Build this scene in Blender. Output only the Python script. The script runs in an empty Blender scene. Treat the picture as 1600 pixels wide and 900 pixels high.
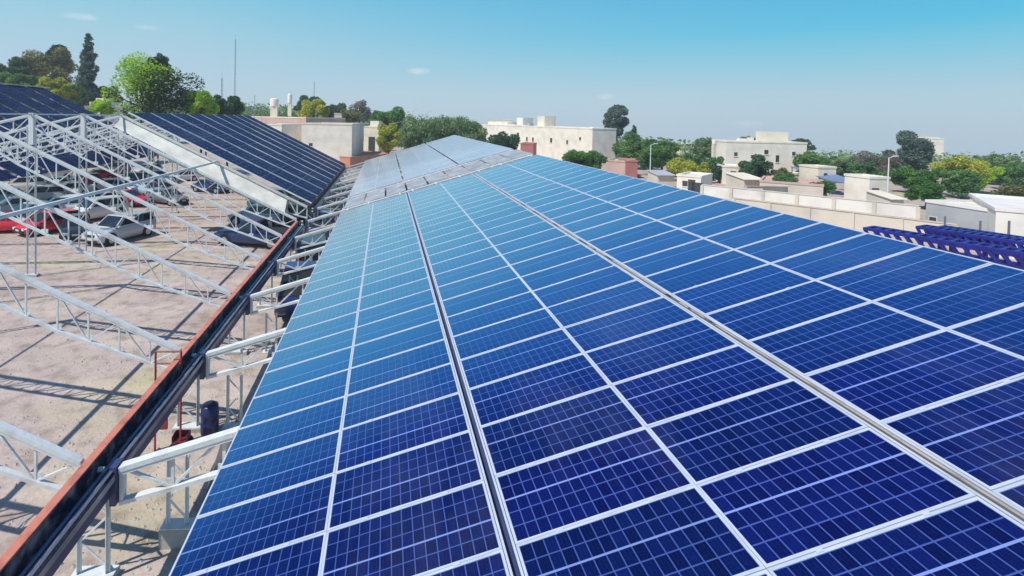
import bpy, math, random
import numpy as np
from mathutils import Vector, Matrix
random.seed(7); rng = np.random.default_rng(11)
C = bpy.context.scene.collection
S = bpy.context.scene

# ------------------------------------------------------------------ camera
F, CX, CY = 803.2, 650.0, 204.44
YAW, PITCH, ROLL = 0.05976, 0.02298, 0.01864
cy_, sy_ = math.cos(YAW), math.sin(YAW); cp_, sp_ = math.cos(PITCH), math.sin(PITCH)
FW = Vector((sy_*cp_, cy_*cp_, -sp_)); RT0 = Vector((cy_, -sy_, 0)); UP0 = RT0.cross(FW)
RT = RT0*math.cos(ROLL) + UP0*math.sin(ROLL); UP = -RT0*math.sin(ROLL) + UP0*math.cos(ROLL)
cam_d = bpy.data.cameras.new('camera'); cam = bpy.data.objects.new('camera', cam_d); C.objects.link(cam)
m = Matrix.Identity(4)
for i in range(3): m[i][0], m[i][1], m[i][2] = RT[i], UP[i], -FW[i]
cam.matrix_world = m
cam_d.sensor_width = 36; cam_d.lens = F/1600*36
cam_d.shift_x = (800-CX)/1600; cam_d.shift_y = -(450-CY)/1600
cam_d.clip_start = 0.1; cam_d.clip_end = 6000
S.camera = cam
HAZE = .0008
GZ = -8.4                                   # ground level (camera at the origin)

def ray(px, py): return FW + RT*((px-CX)/F) + UP*((CY-py)/F)
def at(px, py, Y): d = ray(px, py); return d*(Y/d.y)
def gnd(px, py, z=GZ): d = ray(px, py); return d*(z/d.z)
def proj(P):
    P = Vector(P); d = P.dot(FW)
    return (CX+F*P.dot(RT)/d, CY-F*P.dot(UP)/d) if d > .05 else (1e9, 1e9)

# ------------------------------------------------------------------ light
KX, KY = .65, .38                            # metres of shadow per metre of height
sun_el = math.atan(1/math.hypot(KX, KY)); sun_az = math.atan2(-KX, -KY)
w = bpy.data.worlds.new('World'); S.world = w; w.use_nodes = True
N = w.node_tree.nodes; L = w.node_tree.links
bg = N['Background']
sky = N.new('ShaderNodeTexSky'); sky.sky_type = 'NISHITA'; sky.sun_disc = False
sky.sun_elevation = sun_el; sky.sun_rotation = sun_az % (2*math.pi)
sky.air_density = 1.0; sky.dust_density = 0.6; sky.ozone_density = 1.6; sky.altitude = 200
hs = N.new('ShaderNodeHueSaturation'); hs.inputs['Hue'].default_value = .478; hs.inputs['Saturation'].default_value = 1.12
L.new(sky.outputs[0], hs.inputs['Color'])
tc = N.new('ShaderNodeTexCoord')
sxyz = N.new('ShaderNodeSeparateXYZ'); L.new(tc.outputs['Generated'], sxyz.inputs[0])
def sky_ramp(stops):
    r = N.new('ShaderNodeValToRGB'); e = r.color_ramp.elements
    e[0].position, e[0].color = stops[0][0], (*stops[0][1], 1); e[1].position, e[1].color = stops[-1][0], (*stops[-1][1], 1)
    for p, c in stops[1:-1]: x = e.new(p); x.color = (*c, 1)
    L.new(sxyz.outputs[2], r.inputs[0]); return r.outputs[0]
skl = sky_ramp([(0, (.48, .62, .74)), (.06, (.45, .62, .74)), (.14, (.34, .61, .73)), (.22, (.19, .55, .73)), (.36, (.11, .42, .66)), (.5, (.035, .22, .54)), (.7, (.018, .12, .40)), (1, (.010, .07, .30))])
skr = sky_ramp([(0, (.47, .62, .74)), (.05, (.42, .63, .75)), (.10, (.19, .59, .75)), (.15, (.030, .50, .75)), (.28, (.02, .33, .68)), (.45, (.02, .20, .54)), (.7, (.014, .10, .38)), (1, (.010, .07, .30))])
azr = N.new('ShaderNodeMapRange'); azr.inputs[1].default_value = -.35; azr.inputs[2].default_value = .75; L.new(sxyz.outputs[0], azr.inputs[0])
skm = N.new('ShaderNodeMix'); skm.data_type = 'RGBA'; L.new(azr.outputs[0], skm.inputs[0]); L.new(skl, skm.inputs[6]); L.new(skr, skm.inputs[7])
sks = N.new('ShaderNodeVectorMath'); sks.operation = 'SCALE'; L.new(skm.outputs[2], sks.inputs[0]); sks.inputs['Scale'].default_value = 9.95
skf = N.new('ShaderNodeMix'); skf.data_type = 'RGBA'; skf.inputs[0].default_value = .85; L.new(hs.outputs[0], skf.inputs[6]); L.new(sks.outputs[0], skf.inputs[7])
# thin cirrus wisps, a property of the sky itself (by direction)
cur = skf.outputs[2]
def wisp(px, py, wx, wy, k):
    global cur
    d = ray(px, py).normalized()
    e1 = Vector((d.y, -d.x, 0)).normalized(); e2 = e1.cross(d)
    def dot(v, s):
        n = N.new('ShaderNodeVectorMath'); n.operation = 'DOT_PRODUCT'; n.inputs[1].default_value = v*s
        L.new(tc.outputs['Generated'], n.inputs[0]); return n.outputs['Value']
    a = dot(e1, 1/wx); b = dot(e2, 1/wy)
    nz = N.new('ShaderNodeTexNoise'); nz.inputs['Scale'].default_value = 70; nz.inputs['Detail'].default_value = 6
    L.new(tc.outputs['Generated'], nz.inputs['Vector'])
    def mth(op, x, y):
        n = N.new('ShaderNodeMath'); n.operation = op
        for i, v in enumerate((x, y)):
            if v is None: continue
            if isinstance(v, (int, float)): n.inputs[i].default_value = v
            else: L.new(v, n.inputs[i])
        return n.outputs[0]
    r2 = mth('ADD', mth('MULTIPLY', a, a), mth('MULTIPLY', b, b))
    g = mth('MAXIMUM', mth('SUBTRACT', mth('SUBTRACT', 1.25, r2), mth('MULTIPLY', nz.outputs[0], 1.15)), 0)
    g = mth('MULTIPLY', mth('MINIMUM', g, 1), k)
    front = mth('GREATER_THAN', dot(d, 1), 0)
    g = mth('MULTIPLY', g, front)
    mx = N.new('ShaderNodeMix'); mx.data_type = 'RGBA'; L.new(g, mx.inputs[0]); L.new(cur, mx.inputs[6])
    mx.inputs[7].default_value = (9.5, 9.2, 9.0, 1); cur = mx.outputs[2]
for a in [(655, 111, .032, .009, .55), (947, 151, .024, .008, .4), (125, 26, .035, .008, .35), (232, 43, .03, .006, .28), (1165, 193, .03, .006, .3)]:
    wisp(*a)
L.new(cur, bg.inputs[0]); bg.inputs[1].default_value = 0.085
sd = bpy.data.lights.new('sun', 'SUN'); sd.energy = 3.6; sd.angle = math.radians(.5); sd.color = (1, .955, .89)
so = bpy.data.objects.new('sun', sd); C.objects.link(so)
so.rotation_euler = Vector((KX, KY, -1)).to_track_quat('-Z', 'Y').to_euler()
S.view_settings.view_transform = 'Standard'; S.view_settings.look = 'None'
S.view_settings.exposure = 0.4; S.view_settings.gamma = 1; S.view_settings.use_curve_mapping = False
S.render.engine = 'CYCLES'; S.cycles.use_denoising = True; S.cycles.max_bounces = 6
S.cycles.diffuse_bounces = 3; S.cycles.glossy_bounces = 3; S.cycles.transparent_max_bounces = 6

# ------------------------------------------------------------------ materials
def mat(name, col, rough=.6, metal=0., noise=None, col2=None, scale=2., bump=0., bscale=None, spec=.5, detail=6, ramp=(.35, .65), coord='Object'):
    M = bpy.data.materials.new(name); M.use_nodes = True
    n = M.node_tree.nodes; l = M.node_tree.links; b = n['Principled BSDF']
    b.inputs['Base Color'].default_value = (*col, 1); b.inputs['Roughness'].default_value = rough
    b.inputs['Metallic'].default_value = metal; b.inputs['Specular IOR Level'].default_value = spec
    t = n.new('ShaderNodeTexCoord')
    if col2 is not None:
        z = n.new('ShaderNodeTexNoise'); z.inputs['Scale'].default_value = scale; z.inputs['Detail'].default_value = detail
        l.new(t.outputs[coord], z.inputs['Vector'])
        r = n.new('ShaderNodeValToRGB'); r.color_ramp.elements[0].position = ramp[0]; r.color_ramp.elements[1].position = ramp[1]
        r.color_ramp.elements[0].color = (*col, 1); r.color_ramp.elements[1].color = (*col2, 1)
        l.new(z.outputs[0], r.inputs[0]); l.new(r.outputs[0], b.inputs['Base Color'])
    if bump:
        z = n.new('ShaderNodeTexNoise'); z.inputs['Scale'].default_value = bscale or scale*4; z.inputs['Detail'].default_value = 8
        l.new(t.outputs[coord], z.inputs['Vector'])
        q = n.new('ShaderNodeBump'); q.inputs['Strength'].default_value = bump; q.inputs['Distance'].default_value = .05
        l.new(z.outputs[0], q.inputs['Height']); l.new(q.outputs[0], b.inputs['Normal'])
    return M

M = {}
M['white_steel'] = mat('white_painted_steel', (.66, .69, .68), .5, col2=(.38, .36, .33), scale=2.2, bump=.25, detail=12, ramp=(.52, .86))
M['white_frame'] = mat('anodised_frame', (.52, .56, .64), .38, col2=(.42, .46, .54), scale=3)
M['grey_rail'] = mat('grey_rail', (.10, .115, .11), .5, col2=(.07, .08, .08), scale=2)
M['dark_plate'] = mat('dark_blue_plate', (.035, .05, .13), .45, col2=(.05, .06, .15), scale=4)
M['orange'] = mat('red_oxide_paint', (.58, .20, .135), .6, col2=(.30, .10, .07), scale=2.6, bump=.3, detail=12, ramp=(.48, .74))
M['gutter_in'] = mat('gutter_inside', (.022, .022, .045), .35, col2=(.36, .27, .26), scale=3.2, detail=12, ramp=(.46, .66), bump=.4)  # pale mottling is rust and bright reflections put into the colour
M['zinc'] = mat('zinc_sheet', (.30, .33, .40), .3, metal=.7, col2=(.22, .25, .32), scale=2)
M['cream'] = mat('cream_sheet', (.84, .81, .70), .7, col2=(.64, .62, .53), scale=1.2)
M['concrete'] = mat('concrete', (.45, .42, .38), .85, col2=(.36, .34, .31), scale=3, bump=.3)
M['red'] = mat('red_paint', (.36, .03, .04), .5, col2=(.22, .03, .03), scale=4)
M['walk'] = mat('dull_sheet', (.40, .42, .44), .6, col2=(.25, .27, .29), scale=1.5, detail=10)
M['maroon'] = mat('maroon_steel', (.16, .015, .03), .5)
M['bluepaint'] = mat('blue_steel_paint', (.018, .02, .26), .4, col2=(.012, .012, .15), scale=2)
M['drum'] = mat('blue_plastic', (.012, .016, .08), .4)
M['wood'] = mat('bark', (.10, .075, .055), .9, col2=(.06, .045, .035), scale=3)
M['tyre'] = mat('tyre_rubber', (.015, .015, .016), .8)
M['rim'] = mat('wheel_rim', (.5, .5, .52), .35, metal=.6)
M['carglass'] = mat('car_window', (.012, .02, .035), .06, spec=.8)
M['lens'] = mat('lamp_lens', (.75, .77, .8), .15)
M['redlens'] = mat('red_lens', (.35, .01, .01), .2)
M['plate'] = mat('number_plate', (.6, .6, .6), .5)
M['trim'] = mat('black_trim', (.02, .02, .022), .6)
M['winglass'] = mat('window_glass', (.05, .06, .07), .15)
M['terracotta'] = mat('terracotta', (.50, .20, .12), .85, col2=(.58, .29, .18), scale=.5)
def wallmat(name, c, k=.72): return mat(name, c, .9, col2=tuple(x*k for x in c), scale=.55, detail=13, bump=.15, ramp=(.42, .85))
M['w_white'] = wallmat('white_render', (.86, .79, .68)); M['w_cream'] = wallmat('cream_render', (.80, .72, .57))
M['w_pink'] = wallmat('pink_render', (.60, .42, .36)); M['w_red'] = wallmat('red_render', (.45, .17, .15))
M['w_grey'] = wallmat('grey_sheet', (.42, .43, .45)); M['roof_pale'] = wallmat('pale_roof', (.78, .74, .68))
M['w_beige'] = wallmat('beige_blockwork', (.66, .59, .50), .75); M['w_bluegrey'] = wallmat('blue_grey_wall', (.16, .22, .36))

def ground_mat():
    m_ = bpy.data.materials.new('packed_earth'); m_.use_nodes = True
    n = m_.node_tree.nodes; l = m_.node_tree.links; b = n['Principled BSDF']; b.inputs['Roughness'].default_value = .95
    b.inputs['Specular IOR Level'].default_value = .2
    t = n.new('ShaderNodeTexCoord')
    def nz(s, d=8, rot=None):
        z = n.new('ShaderNodeTexNoise'); z.inputs['Scale'].default_value = s; z.inputs['Detail'].default_value = d; l.new(t.outputs['Object'], z.inputs['Vector']); return z.outputs[0]
    def ramp(fac, stops):
        r = n.new('ShaderNodeValToRGB'); e = r.color_ramp.elements
        e[0].position, e[0].color = stops[0][0], (*stops[0][1], 1); e[1].position, e[1].color = stops[-1][0], (*stops[-1][1], 1)
        for p, c in stops[1:-1]: x = e.new(p); x.color = (*c, 1)
        l.new(fac, r.inputs[0]); return r.outputs[0]
    c1 = ramp(nz(.22), [(.36, (.42, .335, .295)), (.5, (.49, .405, .36)), (.60, (.48, .41, .32)), (.72, (.44, .385, .235))])
    c2 = ramp(nz(1.7, 12), [(.3, (.62, .60, .56)), (.5, (.95, .95, .95)), (.7, (1.05, 1.03, 1.0))])
    mx = n.new('ShaderNodeMix'); mx.data_type = 'RGBA'; mx.blend_type = 'MULTIPLY'; mx.inputs[0].default_value = 1
    l.new(c1, mx.inputs[6]); l.new(c2, mx.inputs[7])
    # pebbly speckle
    c3 = ramp(nz(14, 6), [(.32, (.72, .70, .68)), (.5, (1, 1, 1)), (.8, (1.08, 1.08, 1.08))])
    m2 = n.new('ShaderNodeMix'); m2.data_type = 'RGBA'; m2.blend_type = 'MULTIPLY'; m2.inputs[0].default_value = .5
    l.new(mx.outputs[2], m2.inputs[6]); l.new(c3, m2.inputs[7])
    # tyre-compacted paler tracks running across the yard
    wv = n.new('ShaderNodeTexWave'); wv.bands_direction = 'Y'; wv.inputs['Scale'].default_value = .09; wv.inputs['Distortion'].default_value = 3.5; wv.inputs['Detail'].default_value = 3
    l.new(t.outputs['Object'], wv.inputs['Vector'])
    c4 = ramp(wv.outputs['Fac'], [(.55, (1, 1, 1)), (.95, (1.12, 1.12, 1.12))])
    m3 = n.new('ShaderNodeMix'); m3.data_type = 'RGBA'; m3.blend_type = 'MULTIPLY'; m3.inputs[0].default_value = 1
    l.new(m2.outputs[2], m3.inputs[6]); l.new(c4, m3.inputs[7])
    c5 = ramp(nz(.75, 4), [(.30, (.52, .50, .49)), (.36, (1, 1, 1)), (1, (1, 1, 1))])
    m6 = n.new('ShaderNodeMix'); m6.data_type = 'RGBA'; m6.blend_type = 'MULTIPLY'; m6.inputs[0].default_value = .35
    l.new(m3.outputs[2], m6.inputs[6]); l.new(c5, m6.inputs[7]); l.new(m6.outputs[2], b.inputs['Base Color'])
    q = n.new('ShaderNodeBump'); q.inputs['Strength'].default_value = .35; q.inputs['Distance'].default_value = .06
    l.new(nz(9, 10), q.inputs['Height']); l.new(q.outputs[0], b.inputs['Normal'])
    return m_
M['ground'] = ground_mat()

def solar_mat(name, bold_v, dark=1.0, lines=1.0, gloss=1.0, dust_sheen=.075):
    """15 x 5 cells with pale grid lines; uv x = along the long side, uv y = along the short side"""
    m_ = bpy.data.materials.new(name); m_.use_nodes = True
    n = m_.node_tree.nodes; l = m_.node_tree.links; b = n['Principled BSDF']
    uv = n.new('ShaderNodeUVMap'); sp = n.new('ShaderNodeSeparateXYZ'); l.new(uv.outputs[0], sp.inputs[0])
    def mth(op, x, y=None, z=None):
        k = n.new('ShaderNodeMath'); k.operation = op
        for i, v in enumerate((x, y, z)):
            if v is None: continue
            if isinstance(v, (int, float)): k.inputs[i].default_value = v
            else: l.new(v, k.inputs[i])
        return k.outputs[0]
    def line(c, num, half):                       # 1 on grid lines
        f = mth('ABSOLUTE', mth('SUBTRACT', mth('FRACT', mth('MULTIPLY', c, num)), .5))
        return mth('GREATER_THAN', f, .5-half)
    lx = line(sp.outputs[0], 15, .048); ly = line(sp.outputs[1], 5, .036)
    bold = mth('LESS_THAN', mth('ABSOLUTE', mth('SUBTRACT', sp.outputs[1], bold_v)), .0125)
    fine = line(sp.outputs[0], 45, .03)
    t = n.new('ShaderNodeTexCoord'); g = n.new('ShaderNodeNewGeometry'); oi = n.new('ShaderNodeObjectInfo')
    vo = n.new('ShaderNodeTexVoronoi'); vo.inputs['Scale'].default_value = 55; l.new(g.outputs['Position'], vo.inputs['Vector'])
    # cell-to-cell tint
    fl = n.new('ShaderNodeVectorMath'); fl.operation = 'MULTIPLY'; fl.inputs[1].default_value = (15, 5, 1); l.new(uv.outputs[0], fl.inputs[0])
    f2 = n.new('ShaderNodeVectorMath'); f2.operation = 'FLOOR'; l.new(fl.outputs[0], f2.inputs[0])
    ad = n.new('ShaderNodeVectorMath'); ad.operation = 'ADD'; l.new(f2.outputs[0], ad.inputs[0])
    cmb = n.new('ShaderNodeCombineXYZ'); l.new(mth('MULTIPLY', oi.outputs['Random'], 97), cmb.inputs[2]); l.new(cmb.outputs[0], ad.inputs[1])
    wn = n.new('ShaderNodeTexWhiteNoise'); l.new(ad.outputs[0], wn.inputs['Vector'])
    v = mth('ADD', mth('MULTIPLY', wn.outputs['Value'], .5), mth('MULTIPLY', vo.outputs['Distance'], .55))
    cr = n.new('ShaderNodeValToRGB'); cr.color_ramp.elements[0].color = (.0018*dark, .0030*dark, .040*dark, 1); cr.color_ramp.elements[1].color = (.0045*dark, .0085*dark, .100*dark, 1)
    cr.color_ramp.elements[0].position = .1; cr.color_ramp.elements[1].position = .9
    l.new(v, cr.inputs[0])
    grid = mth('MAXIMUM', lx, ly)
    m1 = n.new('ShaderNodeMix'); m1.data_type = 'RGBA'; l.new(mth('MULTIPLY', fine, .10*lines), m1.inputs[0]); l.new(cr.outputs[0], m1.inputs[6]); m1.inputs[7].default_value = (.1, .14, .45, 1)
    m2 = n.new('ShaderNodeMix'); m2.data_type = 'RGBA'; l.new(mth('MULTIPLY', grid, .85*lines), m2.inputs[0]); l.new(m1.outputs[2], m2.inputs[6]); m2.inputs[7].default_value = (.062, .095, .34, 1)
    m3 = n.new('ShaderNodeMix'); m3.data_type = 'RGBA'; l.new(mth('MULTIPLY', bold, .9*lines), m3.inputs[0]); l.new(m2.outputs[2], m3.inputs[6]); m3.inputs[7].default_value = (.20, .26, .58, 1)
    # dust: pale film, patchy, washed into streaks; also paints in grey sheen
    mp = n.new('ShaderNodeMapping'); mp.inputs['Scale'].default_value = (.45, .20, .45); l.new(g.outputs['Position'], mp.inputs['Vector'])
    du = n.new('ShaderNodeTexNoise'); du.inputs['Scale'].default_value = 1.0; du.inputs['Detail'].default_value = 7; du.inputs['Roughness'].default_value = .62; l.new(mp.outputs[0], du.inputs['Vector'])
    dr = n.new('ShaderNodeMapRange'); dr.inputs[1].default_value = .5; dr.inputs[2].default_value = .78; dr.inputs[3].default_value = .0 if dust_sheen < .3 else dust_sheen*.8; dr.inputs[4].default_value = dust_sheen; l.new(du.outputs[0], dr.inputs[0])
    m4 = n.new('ShaderNodeMix'); m4.data_type = 'RGBA'; l.new(dr.outputs[0], m4.inputs[0]); l.new(m3.outputs[2], m4.inputs[6]); m4.inputs[7].default_value = (.52, .54, .60, 1)
    hv = n.new('ShaderNodeHueSaturation'); l.new(m4.outputs[2], hv.inputs['Color']); l.new(mth('ADD', .88, mth('MULTIPLY', oi.outputs['Random'], .24)), hv.inputs['Value']); l.new(mth('ADD', .490, mth('MULTIPLY', oi.outputs['Random'], .008)), hv.inputs['Hue'])
    dv = n.new('ShaderNodeTexVoronoi'); dv.inputs['Scale'].default_value = 1.7; dn = n.new('ShaderNodeTexNoise'); dn.inputs['Scale'].default_value = 18; l.new(g.outputs['Position'], dn.inputs['Vector'])
    dsx = n.new('ShaderNodeMix'); dsx.data_type = 'RGBA'; dsx.inputs[0].default_value = .06; l.new(g.outputs['Position'], dsx.inputs[6]); l.new(dn.outputs['Color'], dsx.inputs[7]); l.new(dsx.outputs[2], dv.inputs['Vector'])
    sep = n.new('ShaderNodeSeparateColor'); l.new(dv.outputs['Color'], sep.inputs[0])
    spot = mth('MULTIPLY', mth('LESS_THAN', dv.outputs['Distance'], mth('MULTIPLY', sep.outputs[1], .055)), mth('GREATER_THAN', sep.outputs[0], .78))
    m5 = n.new('ShaderNodeMix'); m5.data_type = 'RGBA'; l.new(mth('MULTIPLY', spot, .75), m5.inputs[0]); l.new(hv.outputs[0], m5.inputs[6]); m5.inputs[7].default_value = (.55, .55, .52, 1)
    l.new(m5.outputs[2], b.inputs['Base Color'])
    rr = mth('ADD', .13, mth('MULTIPLY', du.outputs[0], .14)); l.new(rr, b.inputs['Roughness'])
    b.inputs['IOR'].default_value = 1.5; b.inputs['Specular IOR Level'].default_value = 0
    # blue anti-reflective glass: weak blue reflection face-on, strong and neutral at a glancing view
    lw = n.new('ShaderNodeLayerWeight'); lw.inputs['Blend'].default_value = .5
    r = n.new('ShaderNodeValToRGB'); e = r.color_ramp.elements
    st = [(.0, (.2, .4, 1)), (.45, (.12, .38, 1)), (.52, (.22, .54, .96)), (.62, (.36, .68, .94)), (.74, (.76, .88, .93)), (.86, (.97, .97, .96)), (1, (1, .99, .97))]
    sf = [(.0, .015), (.38, .03), (.45, .12), (.52, .36), (.62, .66), (.74, .84), (.86, .97), (1, 1)]
    e[0].position, e[0].color = st[0][0], (*st[0][1], 1); e[1].position, e[1].color = st[-1][0], (*st[-1][1], 1)
    for p, c in st[1:-1]: x = e.new(p); x.color = (*c, 1)
    l.new(lw.outputs['Facing'], r.inputs[0])
    rf = n.new('ShaderNodeValToRGB'); e = rf.color_ramp.elements
    e[0].position, e[0].color = 0, (sf[0][1],)*3+(1,); e[1].position, e[1].color = 1, (1, 1, 1, 1)
    for p, c in sf[1:-1]: x = e.new(p); x.color = (c, c, c, 1)
    l.new(lw.outputs['Facing'], rf.inputs[0])
    gl = n.new('ShaderNodeBsdfGlossy'); l.new(r.outputs[0], gl.inputs['Color']); l.new(mth('ADD', .11, mth('MULTIPLY', du.outputs[0], .14)), gl.inputs['Roughness'])
    ads = n.new('ShaderNodeMixShader'); l.new(mth('MULTIPLY', mth('MAXIMUM', mth('SUBTRACT', rf.outputs[0], mth('MULTIPLY', grid, .22)), 0), gloss), ads.inputs[0]); l.new(b.outputs[0], ads.inputs[1]); l.new(gl.outputs[0], ads.inputs[2])
    l.new(ads.outputs[0], n['Material Output'].inputs['Surface'])
    return m_
M['blue_strip'] = mat('blue_grey_strip', (.30, .40, .56), .5, col2=(.24, .33, .48), scale=2)
M['dark_frame'] = mat('dark_frame', (.03, .045, .10), .4, col2=(.05, .07, .14), scale=2)
M['cellsC'] = solar_mat('solar_cells_dark', .4, .75, .2, .07)
M['cellsD'] = solar_mat('solar_cells_pale_glare', .4, 1, .5, .55, .98)  # far-block copy: pale glancing glare put into the base colour
M['cellsA'] = solar_mat('solar_cells_low', .4); M['cellsB'] = solar_mat('solar_cells_high', .6)

def paint(name, c, c2=None):
    m_ = mat(name, c, .28); m_.node_tree.nodes['Principled BSDF'].inputs['Coat Weight'].default_value = .6
    m_.node_tree.nodes['Principled BSDF'].inputs['Coat Roughness'].default_value = .08
    return m_
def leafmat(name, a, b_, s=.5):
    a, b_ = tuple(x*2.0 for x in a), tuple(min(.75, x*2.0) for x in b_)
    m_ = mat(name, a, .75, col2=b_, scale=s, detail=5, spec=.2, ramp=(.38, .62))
    n = m_.node_tree.nodes; l = m_.node_tree.links; tr = n.new('ShaderNodeBsdfTranslucent'); mx = n.new('ShaderNodeMixShader'); mx.inputs[0].default_value = .35
    l.new(n['Color Ramp'].outputs[0], tr.inputs[0]); l.new(n['Principled BSDF'].outputs[0], mx.inputs[1]); l.new(tr.outputs[0], mx.inputs[2]); l.new(mx.outputs[0], n['Material Output'].inputs[0])
    return m_

# ------------------------------------------------------------------ builders
class MB:
    def __init__(s): s.v = []; s.f = []
    def add(s, vs, fs):
        k = len(s.v); s.v += [tuple(x) for x in vs]; s.f += [tuple(i+k for i in f) for f in fs]; return s
    def box(s, a, b):
        x0, y0, z0 = a; x1, y1, z1 = b
        return s.add([(x0,y0,z0),(x1,y0,z0),(x1,y1,z0),(x0,y1,z0),(x0,y0,z1),(x1,y0,z1),(x1,y1,z1),(x0,y1,z1)],
                     [(0,3,2,1),(4,5,6,7),(0,1,5,4),(1,2,6,5),(2,3,7,6),(3,0,4,7)])
    def bar(s, p, q, w_, h, up=(0, 0, 1)):
        p, q = Vector(p), Vector(q); d = (q-p).normalized(); u = Vector(up)
        if abs(d.dot(u)) > .98: u = Vector((0, 1, 0))
        r = d.cross(u).normalized(); u = r.cross(d)
        vs = [e+r*a*w_/2+u*b*h/2 for e in (p, q) for a, b in ((-1,-1),(1,-1),(1,1),(-1,1))]
        return s.add(vs, [(0,3,2,1),(4,5,6,7),(0,1,5,4),(1,2,6,5),(2,3,7,6),(3,0,4,7)])
    def angle(s, p, q, w_, t=.012, side=1, up=(0, 0, 1)):        # L-section member
        p, q = Vector(p), Vector(q); d = (q-p).normalized(); u = Vector(up)
        if abs(d.dot(u)) > .98: u = Vector((0, 1, 0))
        r = d.cross(u).normalized(); u = r.cross(d)
        s.bar(p, q, w_, t, up)
        o = r*(side*(w_/2-t/2)) - u*(w_/2)
        return s.bar(p+o, q+o, t, w_-t, up)
    def tube(s, p, q, r0, r1=None, n=10):
        r1 = r0 if r1 is None else r1; p, q = Vector(p), Vector(q); d = (q-p).normalized()
        a = d.orthogonal().normalized(); b = d.cross(a)
        vs = []
        for e, rr in ((p, r0), (q, r1)):
            for i in range(n): t = 2*math.pi*i/n; vs.append(e+(a*math.cos(t)+b*math.sin(t))*rr)
        fs = [(i, (i+1) % n, n+(i+1) % n, n+i) for i in range(n)] + [tuple(range(n))[::-1], tuple(range(n, 2*n))]
        return s.add(vs, fs)
    def poly(s, pts, z0, z1):                                   # extruded footprint
        k = len(pts); vs = [(x, y, z0) for x, y in pts]+[(x, y, z1) for x, y in pts]
        return s.add(vs, [tuple(range(k))[::-1], tuple(range(k, 2*k))]+[(i, (i+1) % k, k+(i+1) % k, k+i) for i in range(k)])
    def build(s, name, m_, parent=None, smooth=False, bevel=0):
        me = bpy.data.meshes.new(name); me.from_pydata(s.v, [], s.f); me.validate(); me.update()
        me.materials.append(m_)
        o = bpy.data.objects.new(name, me); C.objects.link(o)
        if parent: o.parent = parent
        if smooth: me.polygons.foreach_set('use_smooth', [True]*len(me.polygons))
        if bevel:
            b = o.modifiers.new('bevel', 'BEVEL'); b.width = bevel; b.segments = 2; b.limit_method = 'ANGLE'
        return o
def tag(o, label=None, cat=None, group=None, kind=None):
    if label and not kind: kind = 'thing'
    for k, v in (('label', label), ('category', cat), ('group', group), ('kind', kind)):
        if v: o[k] = v
    return o
def empty(name, loc=(0, 0, 0), rz=0):
    o = bpy.data.objects.new(name, None); C.objects.link(o); o.location = loc; o.rotation_euler = (0, 0, rz); o.empty_display_size = .2; return o
kids = {}
def copy_tree(o, parent=None):
    c = o.copy(); C.objects.link(c); c.parent = parent
    for ch in list(o.children): copy_tree(ch, c)
    return c
ORD = ['zeroth','first','second','third','fourth','fifth','sixth','seventh','eighth','ninth','tenth','eleventh','twelfth','thirteenth','fourteenth','fifteenth','sixteenth','seventeenth','eighteenth','nineteenth','twentieth','twenty-first','twenty-second','twenty-third','twenty-fourth','twenty-fifth','twenty-sixth','twenty-seventh','twenty-eighth','twenty-ninth','thirtieth','thirty-first','thirty-second']

# ------------------------------------------------------------------ setting: ground
g = MB()
xs = [-3000, -300, -60, 0, 60, 300, 3000]; ys = [-200, -20, 0, 40, 100, 400, 4000]
xs = [-420, -360, -240, -120, -60, -30, 0, 30, 60, 120, 180, 240, 300, 360, 420]; ys = [-60, -40, -20, 0, 20, 40, 60, 80, 100, 130, 160, 185, 240, 320, 380, 430]
# level yard; beyond about 185 m the land falls away
g.v = [(x, y, -max(0, math.hypot(x, y)-185)*.075) for y in ys for x in xs]; nx = len(xs)
g.f = [(j*nx+i, j*nx+i+1, (j+1)*nx+i+1, (j+1)*nx+i) for j in range(len(ys)-1) for i in range(nx-1)]
o = g.build('ground', M['ground']); o.location = (0, 0, GZ); tag(o, kind='structure')

# ------------------------------------------------------------------ solar panels
PL, PW = 1.965, .995
def panel_meshes(cells, name, fm='white_frame'):
    fr = MB(); t = .028; h = .04; a, b = PL/2, PW/2
    fr.box((-a, -b, -h), (a, -b+t, 0)); fr.box((-a, b-t, -h), (a, b, 0))
    fr.box((-a, -b+t, -h), (-a+t, b-t, 0)); fr.box((a-t, -b+t, -h), (a, b-t, 0))
    f = fr.build('frame', M[fm])
    me = bpy.data.meshes.new('cell_glass'); x, y = a-t, b-t
    me.from_pydata([(-x,-y,-.005),(x,-y,-.005),(x,y,-.005),(-x,y,-.005)], [], [(0,1,2,3)]); uvl = me.uv_layers.new(name='UVMap')
    for i, c in enumerate([(0,0),(1,0),(1,1),(0,1)]): uvl.data[i].uv = c
    me.materials.append(cells)
    gl = bpy.data.objects.new('cell_glass', me); C.objects.link(gl)
    back = None
    return f, gl
def make_panel(cells, fm='white_frame'):
    root = empty('solar_panel'); f, gl = panel_meshes(cells, 'x', fm); f.parent = root; gl.parent = root
    for x in (-.5, .5):
        k = MB().box((x-.035, PW/2-.02, .0005), (x+.03, PW/2+.018, .008)).build('clamp', M['white_frame']); k.parent = root
    return root
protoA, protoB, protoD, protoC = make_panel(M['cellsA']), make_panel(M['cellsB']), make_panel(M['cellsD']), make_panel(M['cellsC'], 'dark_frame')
used = {id(protoA): False, id(protoB): False, id(protoC): False, id(protoD): False}
TH = .29729; A0 = Vector((1.26791, .075, -4.36184)); cd = Vector((math.cos(TH), 0, math.sin(TH)))
G2 = G4 = .135
colS = [-3.94, -1.97, G2, G2+1.97, G2+G4+3.94, G2+G4+5.91]
Y2 = 35.95                                       # near edge of the second block
rest = []
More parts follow.
